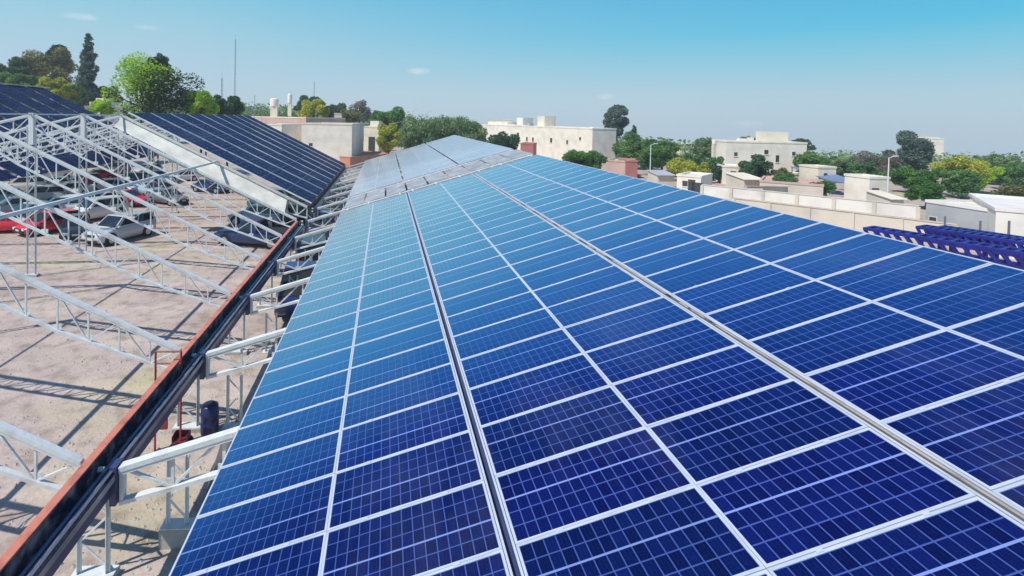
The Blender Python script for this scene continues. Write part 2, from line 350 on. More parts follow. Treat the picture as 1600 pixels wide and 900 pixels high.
def place(proto, c, ang, label, group):
    global used
    if not used[id(proto)]: o = proto; used[id(proto)] = True
    else: o = copy_tree(proto)
    o.location = c; o.rotation_euler = (random.gauss(0, .0035), -ang+random.gauss(0, .003), 0)
    tag(o, label, 'solar panel', group)
n_ind = 0
COLN = ['lowest', 'second', 'third', 'fourth', 'fifth', 'topmost']
for k, s0 in enumerate(colS):
    for j in range(1, 30):
        c = A0 + cd*(s0+.985) + Vector((0, j+.5, 0))
        cor = [proj(c+cd*a+Vector((0, b, 0))) for a in (-.985, .985) for b in (-.5, .5)]
        if not any(-40 < x < 1640 and -40 < y < 940 for x, y in cor): continue
        jj = 30-j
        place(protoA if k < 2 else protoB, c, TH,
              f'blue solar panel, {COLN[k]} column up from the eave, {ORD[jj]} row before the gap' if jj > 1 else f'blue solar panel, {COLN[k]} column up from the eave, last row before the open gap',
              'solar panels of the near roof block'); n_ind += 1
# second block, same plane
for j in range(0, 31):
    for k, s0 in enumerate(colS):
        c = A0 + cd*(s0+.985) + Vector((0, Y2+j+.5-.075, 0))
        if j < 9:
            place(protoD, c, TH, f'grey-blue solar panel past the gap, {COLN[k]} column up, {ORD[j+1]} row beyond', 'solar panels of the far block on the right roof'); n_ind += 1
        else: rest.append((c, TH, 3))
# left canopy block, rising to the left
ML = .49; THL = math.atan(ML); RX, RZ = -17.9, -.1; FX, FZ = -5.33, -6.25
YL0 = 36.2
cl = Vector((-math.cos(THL), 0, math.sin(THL)))
eL = Vector((-5.05, 0, -6.0))
for gidx in range(9):
    for q in range(3):
        for k in range(7):
            c = eL + cl*(k*1.97+.985) + Vector((0, YL0+gidx*3.45+q+.5, 0))
            if gidx < 4:
                r = gidx*3+q+1
                place(protoC, c, -THL, f'dark blue panel, left roof, {ORD[r]} row from its near edge, {["lowest","second","third","fourth","fifth","sixth","topmost"][k]} up', 'solar panels of the left roof block'); n_ind += 1
            else: rest.append((c, -THL, 2))
# third canopy, farther left and higher
R3 = Vector((-42.9, 0, 3.05)); d3 = Vector((12.4, 0, -6.2)).normalized(); a3 = -math.atan(.5)
for gidx in range(9):
    for q in range(3):
        for k in range(9):
            rest.append((R3 + d3*(k*1.97+.985) + Vector((0, 36.6+gidx*3.45+q+.5, 0)), a3, 2))
# the remaining far panels as one object
vs, fs, ms, uvs = [], [], [], []
for c, a, t in rest:
    R = Matrix.Rotation(-a, 3, 'Y')
    x, y = PL/2, PW/2; b = len(vs)
    def add(q, z, mi, uv=None):
        k = len(vs); vs.extend([tuple(c+R@Vector((u, v, z))) for u, v in q]); fs.append((k, k+1, k+2, k+3)); ms.append(mi); uvs.extend(uv or [(0, 0)]*4)
    full = [(-x,-y),(x,-y),(x,y),(-x,y)]
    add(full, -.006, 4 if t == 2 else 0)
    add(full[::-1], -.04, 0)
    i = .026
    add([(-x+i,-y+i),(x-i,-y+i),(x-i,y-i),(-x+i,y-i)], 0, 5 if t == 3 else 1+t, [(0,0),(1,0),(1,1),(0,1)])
me = bpy.data.meshes.new('solar_panel_field'); me.from_pydata(vs, [], fs)
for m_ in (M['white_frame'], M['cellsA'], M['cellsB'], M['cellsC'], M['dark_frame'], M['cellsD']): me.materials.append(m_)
me.polygons.foreach_set('material_index', ms); ul = me.uv_layers.new(name='UVMap'); ul.data.foreach_set('uv', [x for u in uvs for x in u])
o = bpy.data.objects.new('solar_panel_field', me); C.objects.link(o); tag(o, 'far rows of small blue solar panels on the distant canopy roofs', 'solar panels', kind='stuff')

# rails under the gaps, seen as a line through the array
for s0, mt, lab, y0, y1 in [(G2/2+0, 'dark_plate', 'dark channel rail in the lower long gap between solar panel columns', 2, 30.1),
                            (G2+3.94+G4/2, 'grey_rail', 'grey rail in the upper long gap between solar panel columns', 1, 30.1)]:
    b = MB(); P = A0+cd*s0
    up = Vector((-math.sin(TH), 0, math.cos(TH)))
    zo = -.11 if mt == 'dark_plate' else -.075
    b.bar(P+up*zo+Vector((0, y0, 0)), P+up*zo+Vector((0, y1, 0)), .10 if mt == 'grey_rail' else .2, .03, up)
    o = b.build('mounting_rail', M[mt]); tag(o, lab, 'rail', 'mounting rails')
    for s_ in (s0-.050, s0+.050):
        Q = A0+cd*s_; e = MB(); e.bar(Q-up*.006+Vector((0, y0, 0)), Q-up*.006+Vector((0, y1, 0)), .026, .02, up)
        tag(e.build('edge_strip', M['white_frame']), ('white edging strip on the %s side of the %s long gap' % ('lower' if s_ < s0 else 'upper', 'dark' if mt == 'dark_plate' else 'grey')), 'edging', 'edging strips of the long gaps')
# longitudinal purlins under the panels
for i, s0 in enumerate([-3.6, -2.3, -.35, .45, 1.9, 3.4, 4.6, 6.0, 7.9]):
    b = MB(); P = A0+cd*s0; up = Vector((-math.sin(TH), 0, math.cos(TH)))
    b.bar(P-up*.09+Vector((0, .5, 0)), P-up*.09+Vector((0, 67.2, 0)), .06, .09, up)
    o = b.build('purlin', M['white_steel']); tag(o, f'white steel purlin under the right roof, {ORD[i+1]} up from the eave', 'purlin', 'purlins under the right roof')

# ------------------------------------------------------------------ steel trusses
YK = [9.4+4.45*k for k in range(14)]
def truss(p0, p1, d0, dmid, n, flat=None, wch=.17, wbr=.055, king=False, fascia=False, step=None):
    """rafter truss in the plane y = 0 from p0 (valley) to p1 (ridge); bottom chord below it"""
    root = empty('roof_truss')
    p0 = Vector((p0[0], 0, p0[1])); p1 = Vector((p1[0], 0, p1[1]))
    top = [p0.lerp(p1, i/n) for i in range(n+1)]
    bot = []
    for i, t in enumerate(top):
        u = i/n; d = d0+(dmid-d0)*min(1, u*4)
        if u > .8: d = dmid-(dmid-.6*dmid)*(u-.8)/.2
        bot.append(t-Vector((0, 0, d)))
    if flat:                                                    # bottom chord starts level, then rises
        for i in range(len(bot)):
            bot[i].z = max(bot[i].z, p0.z-d0)
    off = wch/2-.02
    tc_ = MB(); tc_.bar(p0, p1, wch, .085); tc_.bar(p0-Vector((0, off, .06)), p1-Vector((0, off, .06)), .012, .09); tc_.build('top_chord', M['white_steel'], root)
    bc = MB()
    for a, b in zip(bot[:-1], bot[1:]): bc.bar(a, b, wch*.8, .07)
    for t_, b_ in zip(top[1:-1], bot[1:-1]): bc.box((b_.x-.11, -.008, b_.z+.03), (b_.x+.11, .008, b_.z+.16))
    bc.build('bottom_chord', M['white_steel'], root)
    x = MB(); x.box((min(p0.x, p1.x) if p1.x > p0.x else p0.x-.05, -.06, p0.z-d0), ((min(p0.x, p1.x) if p1.x > p0.x else p0.x-.05)+.07, .06, p0.z+.02)); x.build('end_post', M['white_steel'], root)
    for i in range(1, n+1):
        if i < n: MB().bar(top[i], bot[i], wbr, wbr*.8).build('upright', M['white_steel'], root)
        a, b = (top[i-1], bot[i]) if i % 2 else (bot[i-1], top[i])
        MB().bar(a, b, wbr, wbr*.8).build('diagonal_brace', M['white_steel'], root)
    if king: MB().box((p1.x-.12, -.09, p1.z-1.55), (p1.x+.12, .09, p1.z+.05)).build('king_post', M['white_steel'], root)
    if fascia:
        f = MB(); e = .1
        a, b = top[2]+Vector((0, .14, -.07)), top[-1]+Vector((0, .14, -.07)); c_, d_ = bot[-1]+Vector((0, -1.0, .1)), bot[2]+Vector((0, -1.0, .0))  # slant added to the sheet so it catches more sun
        th = Vector((0, .02, 0))
        f.add([a, b, c_, d_, a+th, b+th, c_+th, d_+th], [(0,1,2,3),(7,6,5,4),(0,4,5,1),(1,5,6,2),(2,6,7,3),(3,7,4,0)])
        f.build('fascia_sheet', M['cream'], root)
    return root
def series(proto, ys_, labelf, group):
    for i, y in enumerate(ys_):
        o = proto if i == 0 else copy_tree(proto)
        o.location = (0, y, 0); tag(o, labelf(i), 'truss', group)
RTx, RTz = 9.0, A0.z+(9.0-A0.x)*math.tan(TH)-.24
pr = truss((-4.64, -6.36), (RTx, RTz), .62, .74, 15, flat=True, wch=.18, wbr=.055)
series(pr, YK, lambda i: f'white lattice roof truss under the right solar roof, {ORD[i+1]} along the gutter', 'roof trusses of the right canopy')
pl = truss((FX, FZ), (RX, RZ), .62, 1.0, 16, wch=.125, wbr=.042, king=True)
series(pl, YK[:6], lambda i: f'bare white lattice truss rising left from the red gutter, {ORD[i+1]} along it', 'bare roof trusses of the left canopy')
pf = truss((FX, FZ), (RX, RZ), .8, 1.45, 18, wch=.24, wbr=.08, king=True, fascia=True)
pf.location = (0, YK[6], 0); tag(pf, 'cream-clad lattice truss along the near edge of the left solar roof', 'truss')
pll = truss((-30.5, -3.4), (RX, RZ-.03), .7, .9, 14, wch=.12, wbr=.045)
series(pll, YK[3:12], lambda i: f'white lattice truss falling left beyond the left ridge, {ORD[i+1]} from the front', 'roof trusses beyond the left ridge')
p3 = truss((-30.6, -3.45), (-42.8, 2.7), .7, 1.0, 12, wch=.15, wbr=.05, king=True)
series(p3, [36.2, 40.6], lambda i: f'white lattice truss before the farthest left solar roof, {["nearer", "farther"][i]} of the two', 'roof trusses of the far left canopy')
# truss heads: dark gusset plate and bolts at the valley
for i, y in enumerate(YK[:7]):
    e = empty('head_bracket', (-4.72, y, -6.36))
    MB().box((-.06, -.13, -.62), (.05, .13, .08)).build('gusset_plate', M['dark_plate'], e)  # dark blue puts the shade at the truss heads into the colour
    for z in (.0, -.2): MB().tube((-.30, -.02, z-.02), (-.2, -.02, z-.02), .045, n=8).build('bolt_head', M['white_steel'], e)
    tag(e, f'dark blue bracket plate where the {ORD[i+1]} right truss meets the gutter', 'bracket', 'head brackets along the gutter')
# lattice columns
def column(gap, h, name='lattice_column'):
    root = empty(name); wd = .065
    for s in (0, gap): MB().angle((s, 0, .03), (s, 0, h), wd, .014, up=(0, 1, 0)).build('upright', M['white_steel'], root)
    n = max(3, int(h/.55)); 
    for i in range(n):
        a = (0 if i % 2 else gap, 0, .12+i*(h-.2)/n); b = (gap if i % 2 else 0, 0, .12+(i+1)*(h-.2)/n)
        MB().bar(a, b, .03, .03, (0, 1, 0)).build('lacing_bar', M['white_steel'], root)
    MB().box((-.12, -.14, 0), (gap+.12, .14, .03)).build('base_plate', M['white_steel'], root)
    MB().box((-.13, -.15, -.35), (gap+.13, .15, -.002)).build('concrete_pad', M['concrete'], root)
    return root
ca = column(.5, 1.62)
for i, y in enumerate(YK[:7]):
    o = ca if i == 0 else copy_tree(ca); o.location = (-5.35, y, GZ+.1)
    tag(o, f'white lattice column under the red gutter, {ORD[i+1]} from the front', 'column', 'lattice columns under the gutter')
cb = column(.35, 1.4)
for i, y in enumerate(YK[:7]):
    o = cb if i == 0 else copy_tree(cb); o.location = (-4.1, y+(.75 if i == 0 else .1), GZ+.36-(.35 if i else 0))
    tag(o, f'narrow white double column just inside the gutter, {ORD[i+1]} from the front', 'column', 'double columns inside the gutter')
cc = column(.4, 8.0-.35)
for i, y in enumerate(YK[2:9]):
    o = cc if i == 0 else copy_tree(cc); o.location = (RX-.2, y, GZ+.1); 
    tag(o, f'tall white lattice column under the left ridge, {ORD[i+1]} from the front', 'column', 'tall columns under the left ridge')

# gutter: an open channel with a red-oxide outer lip
def gutter(y0, y1, label):
    root = empty('valley_gutter', (-5.1, y0, -6.2)); Ln = y1-y0
    MB().box((-.10, 0, .02), (.05, Ln, .05)).box((-.10, 0, -.34), (-.08, Ln, .02)).build('red_lip', M['orange'], root)
    t = MB()
    t.box((.005, 0, -.34), (.02, Ln, .018)).box((.02, 0, -.36), (.32, Ln, -.34)).box((.32, 0, -.36), (.335, Ln, -.14)); t.build('trough', M['gutter_in'], root)
    MB().box((.335, 0, -.155), (.385, Ln, -.14)).box((.21, 0, -.335), (.225, Ln, -.25)).box((.40, 0, -.31), (.425, Ln, -.20)).build('zinc_flange', M['zinc'], root)
    for zz, xx in ((-.31, .10), (-.27, .16)):
        MB().tube((xx, 0, zz), (xx, Ln, zz), .022, n=8).build('conduit', M['zinc'], root)
    MB().box((.30, 0, -.62), (.33, Ln, -.365)).box((.06, 0, -.42), (.36, Ln, -.37)).build('support_beam', M['dark_plate'], root)
    tag(root, label, 'gutter', 'valley gutters')
    return root
gutter(1.0, 30.6, 'long red-edged valley gutter running from the lower left corner')
gutter(YK[6]+.1, 67.5, 'far red-edged valley gutter beside the dark blue left roof')
# ridge beam and mid purlin over the bare bays (they draw the two long shadows)
b = MB(); b.bar((-11.45, 2.0, -3.17), (-11.45, 36.0, -3.17), .10, .12); tag(b.build('purlin', M['white_steel']), 'long white purlin halfway up the bare left trusses', 'purlin')
b = MB(); b.bar((RX, 2.0, RZ-.02), (RX, 36.0, RZ-.02), .07, .07); tag(b.build('ridge_beam', M['white_steel']), 'white ridge beam joining the peaks of the bare left trusses', 'beam')
b = MB(); b.bar((R3.x, 36.0, R3.z+.05), (R3.x, 68.2, R3.z+.05), .5, .12); tag(b.build('ridge_flashing', M['cream']), 'pale ridge flashing along the top of the farthest left roof', 'flashing')
# strips between the groups of three panels on the left roof
for gidx in range(1, 9):
    y = YL0+gidx*3.45-.225; upL = Vector((math.sin(THL), 0, math.cos(THL)))
    b = MB(); a = eL+Vector((0, y, 0))+upL*.01; b.bar(a, a+cl*13.8, .17, .03, upL)
    tag(b.build('cover_strip', M['blue_strip']), f'pale cover strip between panel groups of the left roof, {ORD[gidx]} from the near edge', 'cover strip', 'cover strips on the left roof')
b = MB(); upL = Vector((math.sin(THL), 0, math.cos(THL))); a = eL+Vector((0, YL0-.1, 0))+upL*.0; b.bar(a, a+cl*13.8, .22, .06, upL); tag(b.build('edge_strip', M['white_steel']), 'white edging strip along the near edge of the left solar roof', 'edging')
# flashing band in the open gap of the right roof
b = MB(); upR = Vector((-math.sin(TH), 0, math.cos(TH)))
for y in (30.85, 35.55): b.bar(A0+cd*-4.3+Vector((0, y, 0))-upR*.06, A0+cd*8.1+Vector((0, y, 0))-upR*.06, .22, .05, upR)
tag(b.build('gap_rail', M['white_steel']), 'pair of white rails across the open gap of the right roof', 'rail')
for i in range(9):
    s0 = -3.94+i*1.36+.66
    b = MB(); P = A0+cd*s0-upR*.05; wd_ = 1.24
    b.bar(P+Vector((0, 31.25, 0)), P+Vector((0, 35.25, 0)), wd_, .03, upR)
    tag(b.build('walkway_sheet', M['walk']), f'pale walkway sheet bridging the roof gap, {ORD[i+1]} up from the eave', 'walkway sheet', 'walkway sheets in the roof gap')

# ------------------------------------------------------------------ things under the trusses by the gutter
r = empty('scaffold_frame', (-5.6, 13.0, GZ))
for x in (0, .62): MB().tube((x, 0, 0), (x, 0, 2.5), .026).build('upright', M['red'], r)
for z in (1.2, 2.2, 2.5): MB().tube((0, 0, z), (.62, 0, z), .022).build('rung', M['red'], r)
MB().box((.02, -.03, .55), (.30, .03, 1.15)).build('plate', M['red'], r)
tag(r, 'red steel scaffold frame standing behind the first gutter bay', 'scaffold')
r = empty('storage_drum', (-4.5, 13.7, GZ)); r.scale = (.78, .78, .85); d = MB()
prof = [(0, .0), (.27, .0), (.29, .05), (.29, .3), (.305, .32), (.29, .34), (.29, .6), (.305, .62), (.29, .64), (.28, .88), (.2, .93), (0, .93)]
n = 20
for z in range(len(prof)):
    for i in range(n): t = 2*math.pi*i/n; d.v.append((prof[z][0]*math.cos(t), prof[z][0]*math.sin(t), prof[z][1]))
for z in range(len(prof)-1):
    for i in range(n): d.f.append((z*n+i, z*n+(i+1) % n, (z+1)*n+(i+1) % n, (z+1)*n+i))
d.build('shell', M['drum'], r, smooth=True); MB().tube((.12, 0, .93), (.12, 0, .97), .04).build('bung', M['trim'], r)
tag(r, 'dark blue plastic drum on the ground beside the gutter columns', 'drum')
r = empty('leaning_board', (-3.75, 11.4, GZ)); b = MB(); b.bar((0, 0, .02), (.35, .3, 1.25), .75, .03, (1, 0, .2)); b.build('sheet', M['zinc'], r)
b = MB(); b.bar((-.05, .0, .02), (.28, .3, 1.2), .08, .05, (1, 0, .2)); b.build('batten', M['dark_plate'], r)
tag(r, 'grey metal sheet leaning behind the first double column', 'metal sheet')
r = empty('hand_cart', (-5.0, 13.1, GZ)); r.scale = (.6, .6, .6); b = MB(); b.box((-.3, -.25, .35), (.3, .25, .40)).box((-.3, -.25, .40), (-.27, .25, .62)).box((.27, -.25, .40), (.3, .25, .62)).box((-.27, .22, .40), (.27, .25, .62)); b.build('tray', M['maroon'], r)
for x in (-.22, .22): MB().tube((x, -.31, .18), (x, -.26, .18), .18, n=16).build('wheel', M['tyre'], r); MB().tube((x, .26, .18), (x, .31, .18), .18, n=16).build('wheel', M['tyre'], r)
MB().tube((-.22, -.3, .18), (-.22, .3, .18), .02).tube((.22, -.3, .18), (.22, .3, .18), .02).tube((-.22, 0, .18), (-.22, 0, .35), .03).tube((.22, 0, .18), (.22, 0, .35), .03).bar((-.22, 0, .2), (.22, 0, .2), .04, .04).build('axle', M['trim'], r)
tag(r, 'small dark red hand cart on the ground under the first gutter bay', 'cart')

# loose stones on the yard
sv, sf_ = [], []
for i in range(5200):
    Y = 5+30*random.random()**1.4; x = -random.uniform(.2, 1.0)*Y*.8-1.0
    if x < -26: continue
    r_ = random.choice((.012, .018, .025, .04))*random.uniform(.7, 1.5); k = len(sv)
    for a in range(5): t = a*1.257+random.random()*.5; sv.append((x+r_*math.cos(t), Y+r_*math.sin(t), GZ))
    sv.append((x+random.uniform(-.3, .3)*r_, Y, GZ+r_*.8)); sf_ += [(k+a, k+(a+1) % 5, k+5) for a in range(5)]
g2 = MB(); g2.v = sv; g2.f = sf_; tag(g2.build('gravel', M['concrete']), 'small loose stones scattered over the packed earth yard', 'gravel', kind='stuff')

# ------------------------------------------------------------------ cars
def interp(xs_, ys_, x): return float(np.interp(x, xs_, ys_))
def loft(sections, closed=True):
    b = MB(); k = len(sections[0])
    for s in sections: b.v += s
    for i in range(len(sections)-1):
        for j in range(k if closed else k-1): b.f.append((i*k+j, i*k+(j+1) % k, (i+1)*k+(j+1) % k, (i+1)*k+j))
    b.f.append(tuple(range(k))[::-1]); b.f.append(tuple(range((len(sections)-1)*k, len(sections)*k)))
    return b
def car(style, pm):
    """x = forward"""
    Lh = {'hatch': 2.0, 'sedan': 2.2, 'suv': 2.25, 'pickup': 2.55, 'van': 2.3}[style]
    Wh = .87 if style in ('hatch', 'sedan') else .92
    H = {'hatch': 1.47, 'sedan': 1.44, 'suv': 1.72, 'pickup': 1.76, 'van': 1.9}[style]
    belt = .88 if style in ('hatch', 'sedan') else 1.05
    root = empty('parked_car')
    hood = belt-.08
    X = [-Lh, -Lh+.08, -Lh+.4, -1.0, 0, .9, 1.35, Lh-.35, Lh-.08, Lh]
    ZT = [belt-.22, belt-.03, belt, belt, belt, belt-.01, hood, hood-.08, hood-.2, hood-.38]
    WW = [.80, .93, .98, 1, 1, 1, .985, .95, .87, .74]
    ZB = [.42, .30, .24, .22, .22, .22, .22, .24, .28, .36]
    if style == 'pickup': ZT[1] = belt-.02; ZT[0] = belt-.05
    secs = []
    for x, zt, ww, zb in zip(X, ZT, WW, ZB):
        w_ = Wh*ww; half = [(w_*.86, zb), (w_*.97, zb+.12), (w_, (zb+zt)/2), (w_*.97, zt-.10), (w_*.88, zt-.01), (w_*.5, zt+.015)]
        secs.append([(x, y, z) for y, z in half]+[(x, -y, z) for y, z in half[::-1]])
    b = loft(secs)
    body = b.build('body', pm, root, smooth=True)
    # cabin: glass house then roof skin
    if style == 'pickup': cab = [(-.55, belt-.03), (-.45, H-.10), (.45, H-.06), (1.15, belt-.03)]
    elif style in ('hatch',): cab = [(-Lh+.12, belt-.03), (-Lh+.42, H-.10), (.25, H-.05), (1.1, belt-.03)]
    elif style == 'sedan': cab = [(-Lh+.65, belt-.03), (-1.05, H-.09), (.2, H-.05), (1.1, belt-.03)]
    elif style == 'suv': cab = [(-Lh+.08, belt-.03), (-Lh+.3, H-.10), (.35, H-.05), (1.15, belt-.03)]
    else: cab = [(-Lh+.03, belt-.03), (-Lh+.12, H-.07), (.9, H-.06), (1.6, belt-.03)]
    wb, wt = Wh*.93, Wh*.74
    (x0, z0), (x1, z1), (x2, z2), (x3, z3) = cab
    def quad(pts, m_, nm, off=.0):
        q = MB(); q.add(pts, [(0, 1, 2, 3)]); return q
    house = MB(); V = []
    for s in (1, -1): V += [(x0, s*wb, z0), (x1, s*wt, z1), (x2, s*wt, z2), (x3, s*wb, z3)]
    house.add(V, [(0,1,2,3), (7,6,5,4), (1,5,6,2), (3,2,6,7), (0,4,5,1), (0,3,7,4)])
    hb = house.build('cabin', pm, root)
    def lerp(a, b_, t): return tuple(a[i]+(b_[i]-a[i])*t for i in range(3))
    def pane(a, b_, c, d, u0, u1, v0, v1, nm):       # quad a-b bottom, d-c top; inset region, proud of the cabin
        A_, B_ = lerp(a, b_, u0), lerp(a, b_, u1); D_, C_ = lerp(d, c, u0), lerp(d, c, u1)
        p = [lerp(A_, D_, v0), lerp(B_, C_, v0), lerp(B_, C_, v1), lerp(A_, D_, v1)]
        nrm = (Vector(p[1])-Vector(p[0])).cross(Vector(p[3])-Vector(p[0])).normalized()
        cen = sum((Vector(q) for q in p), Vector())/4
        if nrm.dot(cen-Vector((0, 0, 1))) < 0: nrm = -nrm
        front = [Vector(q)+nrm*.012 for q in p]; backv = [Vector(q)-nrm*.01 for q in p]
        MB().add(front+backv, [(0,1,2,3),(7,6,5,4),(0,4,5,1),(1,5,6,2),(2,6,7,3),(3,7,4,0)]).build(nm, M['carglass'], root)
    pane((x3, -wb, z3), (x3, wb, z3), (x2, wt, z2), (x2, -wt, z2), .05, .95, .08, .93, 'windscreen')
    pane((x0, -wb, z0), (x0, wb, z0), (x1, wt, z1), (x1, -wt, z1), .08, .92, .15, .9, 'rear_window')
    for s in (1, -1):
        a, b_, c, d = (x0, s*wb, z0), (x3, s*wb, z3), (x2, s*wt, z2), (x1, s*wt, z1)
        sp = [(.06, .46), (.50, .90)] if style != 'pickup' else [(.12, .86)]
        if style == 'van': sp = [(.62, .93)]
        for u0, u1 in sp: pane(a, b_, c, d, u0, u1, .14, .88, 'side_window')
        MB().box((x3-.25, s*(Wh*.98)-(.0 if s > 0 else .16), belt+.02), (x3-.12, s*(Wh*.98)+(.16 if s > 0 else 0), belt+.15)).build('mirror', pm, root)
        for xx in (-Lh*.62, Lh*.64):
            wr = .32 if style in ('hatch', 'sedan') else .37
            ar = MB().tube((xx, s*(Wh-.16), wr+.02), (xx, s*(Wh+.003), wr+.02), wr+.06, n=20); ar.build('wheel_arch', M['trim'], root)
            t = MB().tube((xx, s*(Wh-.2), wr), (xx, s*(Wh+.02), wr), wr, n=20).build('tyre', M['tyre'], root)
            MB().tube((xx, s*(Wh-.1), wr), (xx, s*(Wh+.03), wr), wr*.6, n=14).build('rim', M['rim'], t)
        MB().box((Lh-.16, s*Wh*.62-.13, hood-.33), (Lh-.02, s*Wh*.62+.13, hood-.18)).build('headlight', M['lens'], root)
        MB().box((-Lh-.01, s*Wh*.72-.09, belt-.32), (-Lh+.1, s*Wh*.72+.09, belt-.08)).build('taillight', M['redlens'], root)
    MB().box((Lh-.1, -.38, hood-.36), (Lh+.015, .38, hood-.22)).build('grille', M['trim'], root)
    MB().box((Lh-.12, -.62, .30), (Lh+.02, .62, .44)).build('bumper', M['trim'], root)
    MB().box((Lh+.02, -.2, .42), (Lh+.032, .2, .53)).build('number_plate', M['plate'], root)
    if style == 'pickup':
        MB().box((-Lh+.12, -Wh*.8, belt+.005), (-.66, Wh*.8, belt+.03)).build('bed_cover', M['trim'], root)
    return root
P = {'silver': paint('silver_paint', (.52, .54, .55)), 'white': paint('white_paint', (.78, .78, .76)), 'red': paint('red_car_paint', (.68, .012, .035)),
     'maroon': paint('maroon_paint', (.28, .02, .06)), 'navy': paint('navy_paint', (.015, .03, .13)), 'grey': paint('grey_paint', (.16, .17, .19)),
     'black': paint('black_paint', (.02, .02, .024)), 'teal': paint('teal_paint', (.14, .38, .46)), 'sky': paint('pale_blue_paint', (.34, .46, .60))}
cars = [  # style, colour, px, py (contact), heading deg, label
 ('suv', 'silver', 188, 374, -112, 'silver estate car facing the camera in the front row, seen through the trusses'),
 ('sedan', 'red', 8, 362, -165, 'bright red car cut by the left edge, parked in the front row'),
 ('hatch', 'red', 78, 362, -120, 'small red hatchback just right of the bright red car'),
 ('sedan', 'black', 118, 368, -60, 'black car between the small red hatchback and the silver estate'),
 ('suv', 'white', 92, 338, -150, 'white off-roader behind the front row of cars'),
 ('hatch', 'white', 140, 326, -130, 'white hatchback behind the silver estate car'),
 ('sedan', 'red', 198, 320, -20, 'red saloon parked side-on under the middle of the bare trusses'),
 ('suv', 'white', 34, 300, -150, 'white off-roader with a dark windscreen near the left edge'),
 ('hatch', 'maroon', 128, 290, -140, 'maroon hatchback in the back row'),
 ('sedan', 'sky', 232, 305, -35, 'pale blue saloon right of the red saloon'),
 ('van', 'white', 78, 282, -120, 'white van in the back row on the left'),
 ('pickup', 'navy', 398, 382, 165, 'navy blue pickup beside the gutter'),
 ('sedan', 'teal', 424, 330, -30, 'teal car under the lower edge of the left solar roof'),
 ('suv', 'grey', 455, 350, 160, 'grey off-roader right behind the gutter, beyond the navy pickup'),
 ('hatch', 'white', 284, 283, -140, 'white hatchback standing alone in the shade of the left roof'),
 ('suv', 'grey', 176, 272, -150, 'grey off-roader at the back of the yard'),
 ('sedan', 'navy', 330, 300, -25, 'dark blue saloon in the shade under the cream-clad truss'),
 ('hatch', 'silver', 230, 272, -120, 'silver hatchback at the back beside a grey off-roader'),
 ('van', 'white', 128, 262, -110, 'white van farthest back in the yard'),
 ('suv', 'silver', 60, 318, -150, 'silver off-roader in the second row, behind the white off-roader'),
 ('sedan', 'white', 108, 306, -145, 'white saloon between the second and the back row'),
 ('hatch', 'white', 166, 300, -140, 'white hatchback straight behind the red saloon'),
 ('sedan', 'grey', 262, 318, -30, 'grey saloon beside the pale blue saloon'),
 ('suv', 'white', 246, 288, -40, 'white off-roader behind the pale blue saloon'),
 ('hatch', 'sky', 8, 282, -140, 'pale blue hatchback at the left edge, back row'),
 ('sedan', 'white', 52, 268, -130, 'white saloon right behind the white van'),
 ('sedan', 'red', 150, 282, -140, 'red saloon in the back row beside the maroon hatchback'),
 ('hatch', 'navy', 206, 288, -140, 'dark blue hatchback in the back row'),
 ('suv', 'sky', 404, 352, 165, 'pale blue off-roader between the navy pickup and the left roof'),
 ('hatch', 'white', 446, 318, -30, 'white hatchback deep under the left solar roof'),
 ('sedan', 'teal', 4, 318, -150, 'teal saloon at the left edge, second row'),
 ('pickup', 'navy', 470, 470, 95, 'added navy pickup making a dark patch under the eave beside the gutter, nearer one'),  # three dark vehicles added to darken the bays under the eave
 ('suv', 'black', 488, 412, 100, 'added black off-roader making a dark patch between the two navy pickups'),
 ('pickup', 'navy', 505, 366, 92, 'added navy pickup making a dark patch under the eave, farther one'),
 ('hatch', 'white', 48, 346, -130, 'white hatchback between the bright red car and the small red hatchback, one row back'),
 ('suv', 'white', 150, 342, -120, 'white off-roader tucked behind the silver estate car'),
 ('sedan', 'white', 84, 296, -150, 'white saloon behind the white saloon of the second row'),
 ('sedan', 'silver', 198, 300, -35, 'silver saloon between the red saloon and the back row'),
 ('sedan', 'silver', 22, 334, -140, 'silver saloon behind the bright red car on the left'),
]
for st, cl_, px, py, hd, lab in cars:
    g_ = gnd(px, py); o = car(st, P[cl_]); o.location = (g_.x, g_.y, GZ); o.rotation_euler = (0, 0, math.radians(hd))
    tag(o, lab, 'car', 'cars parked under the canopies')

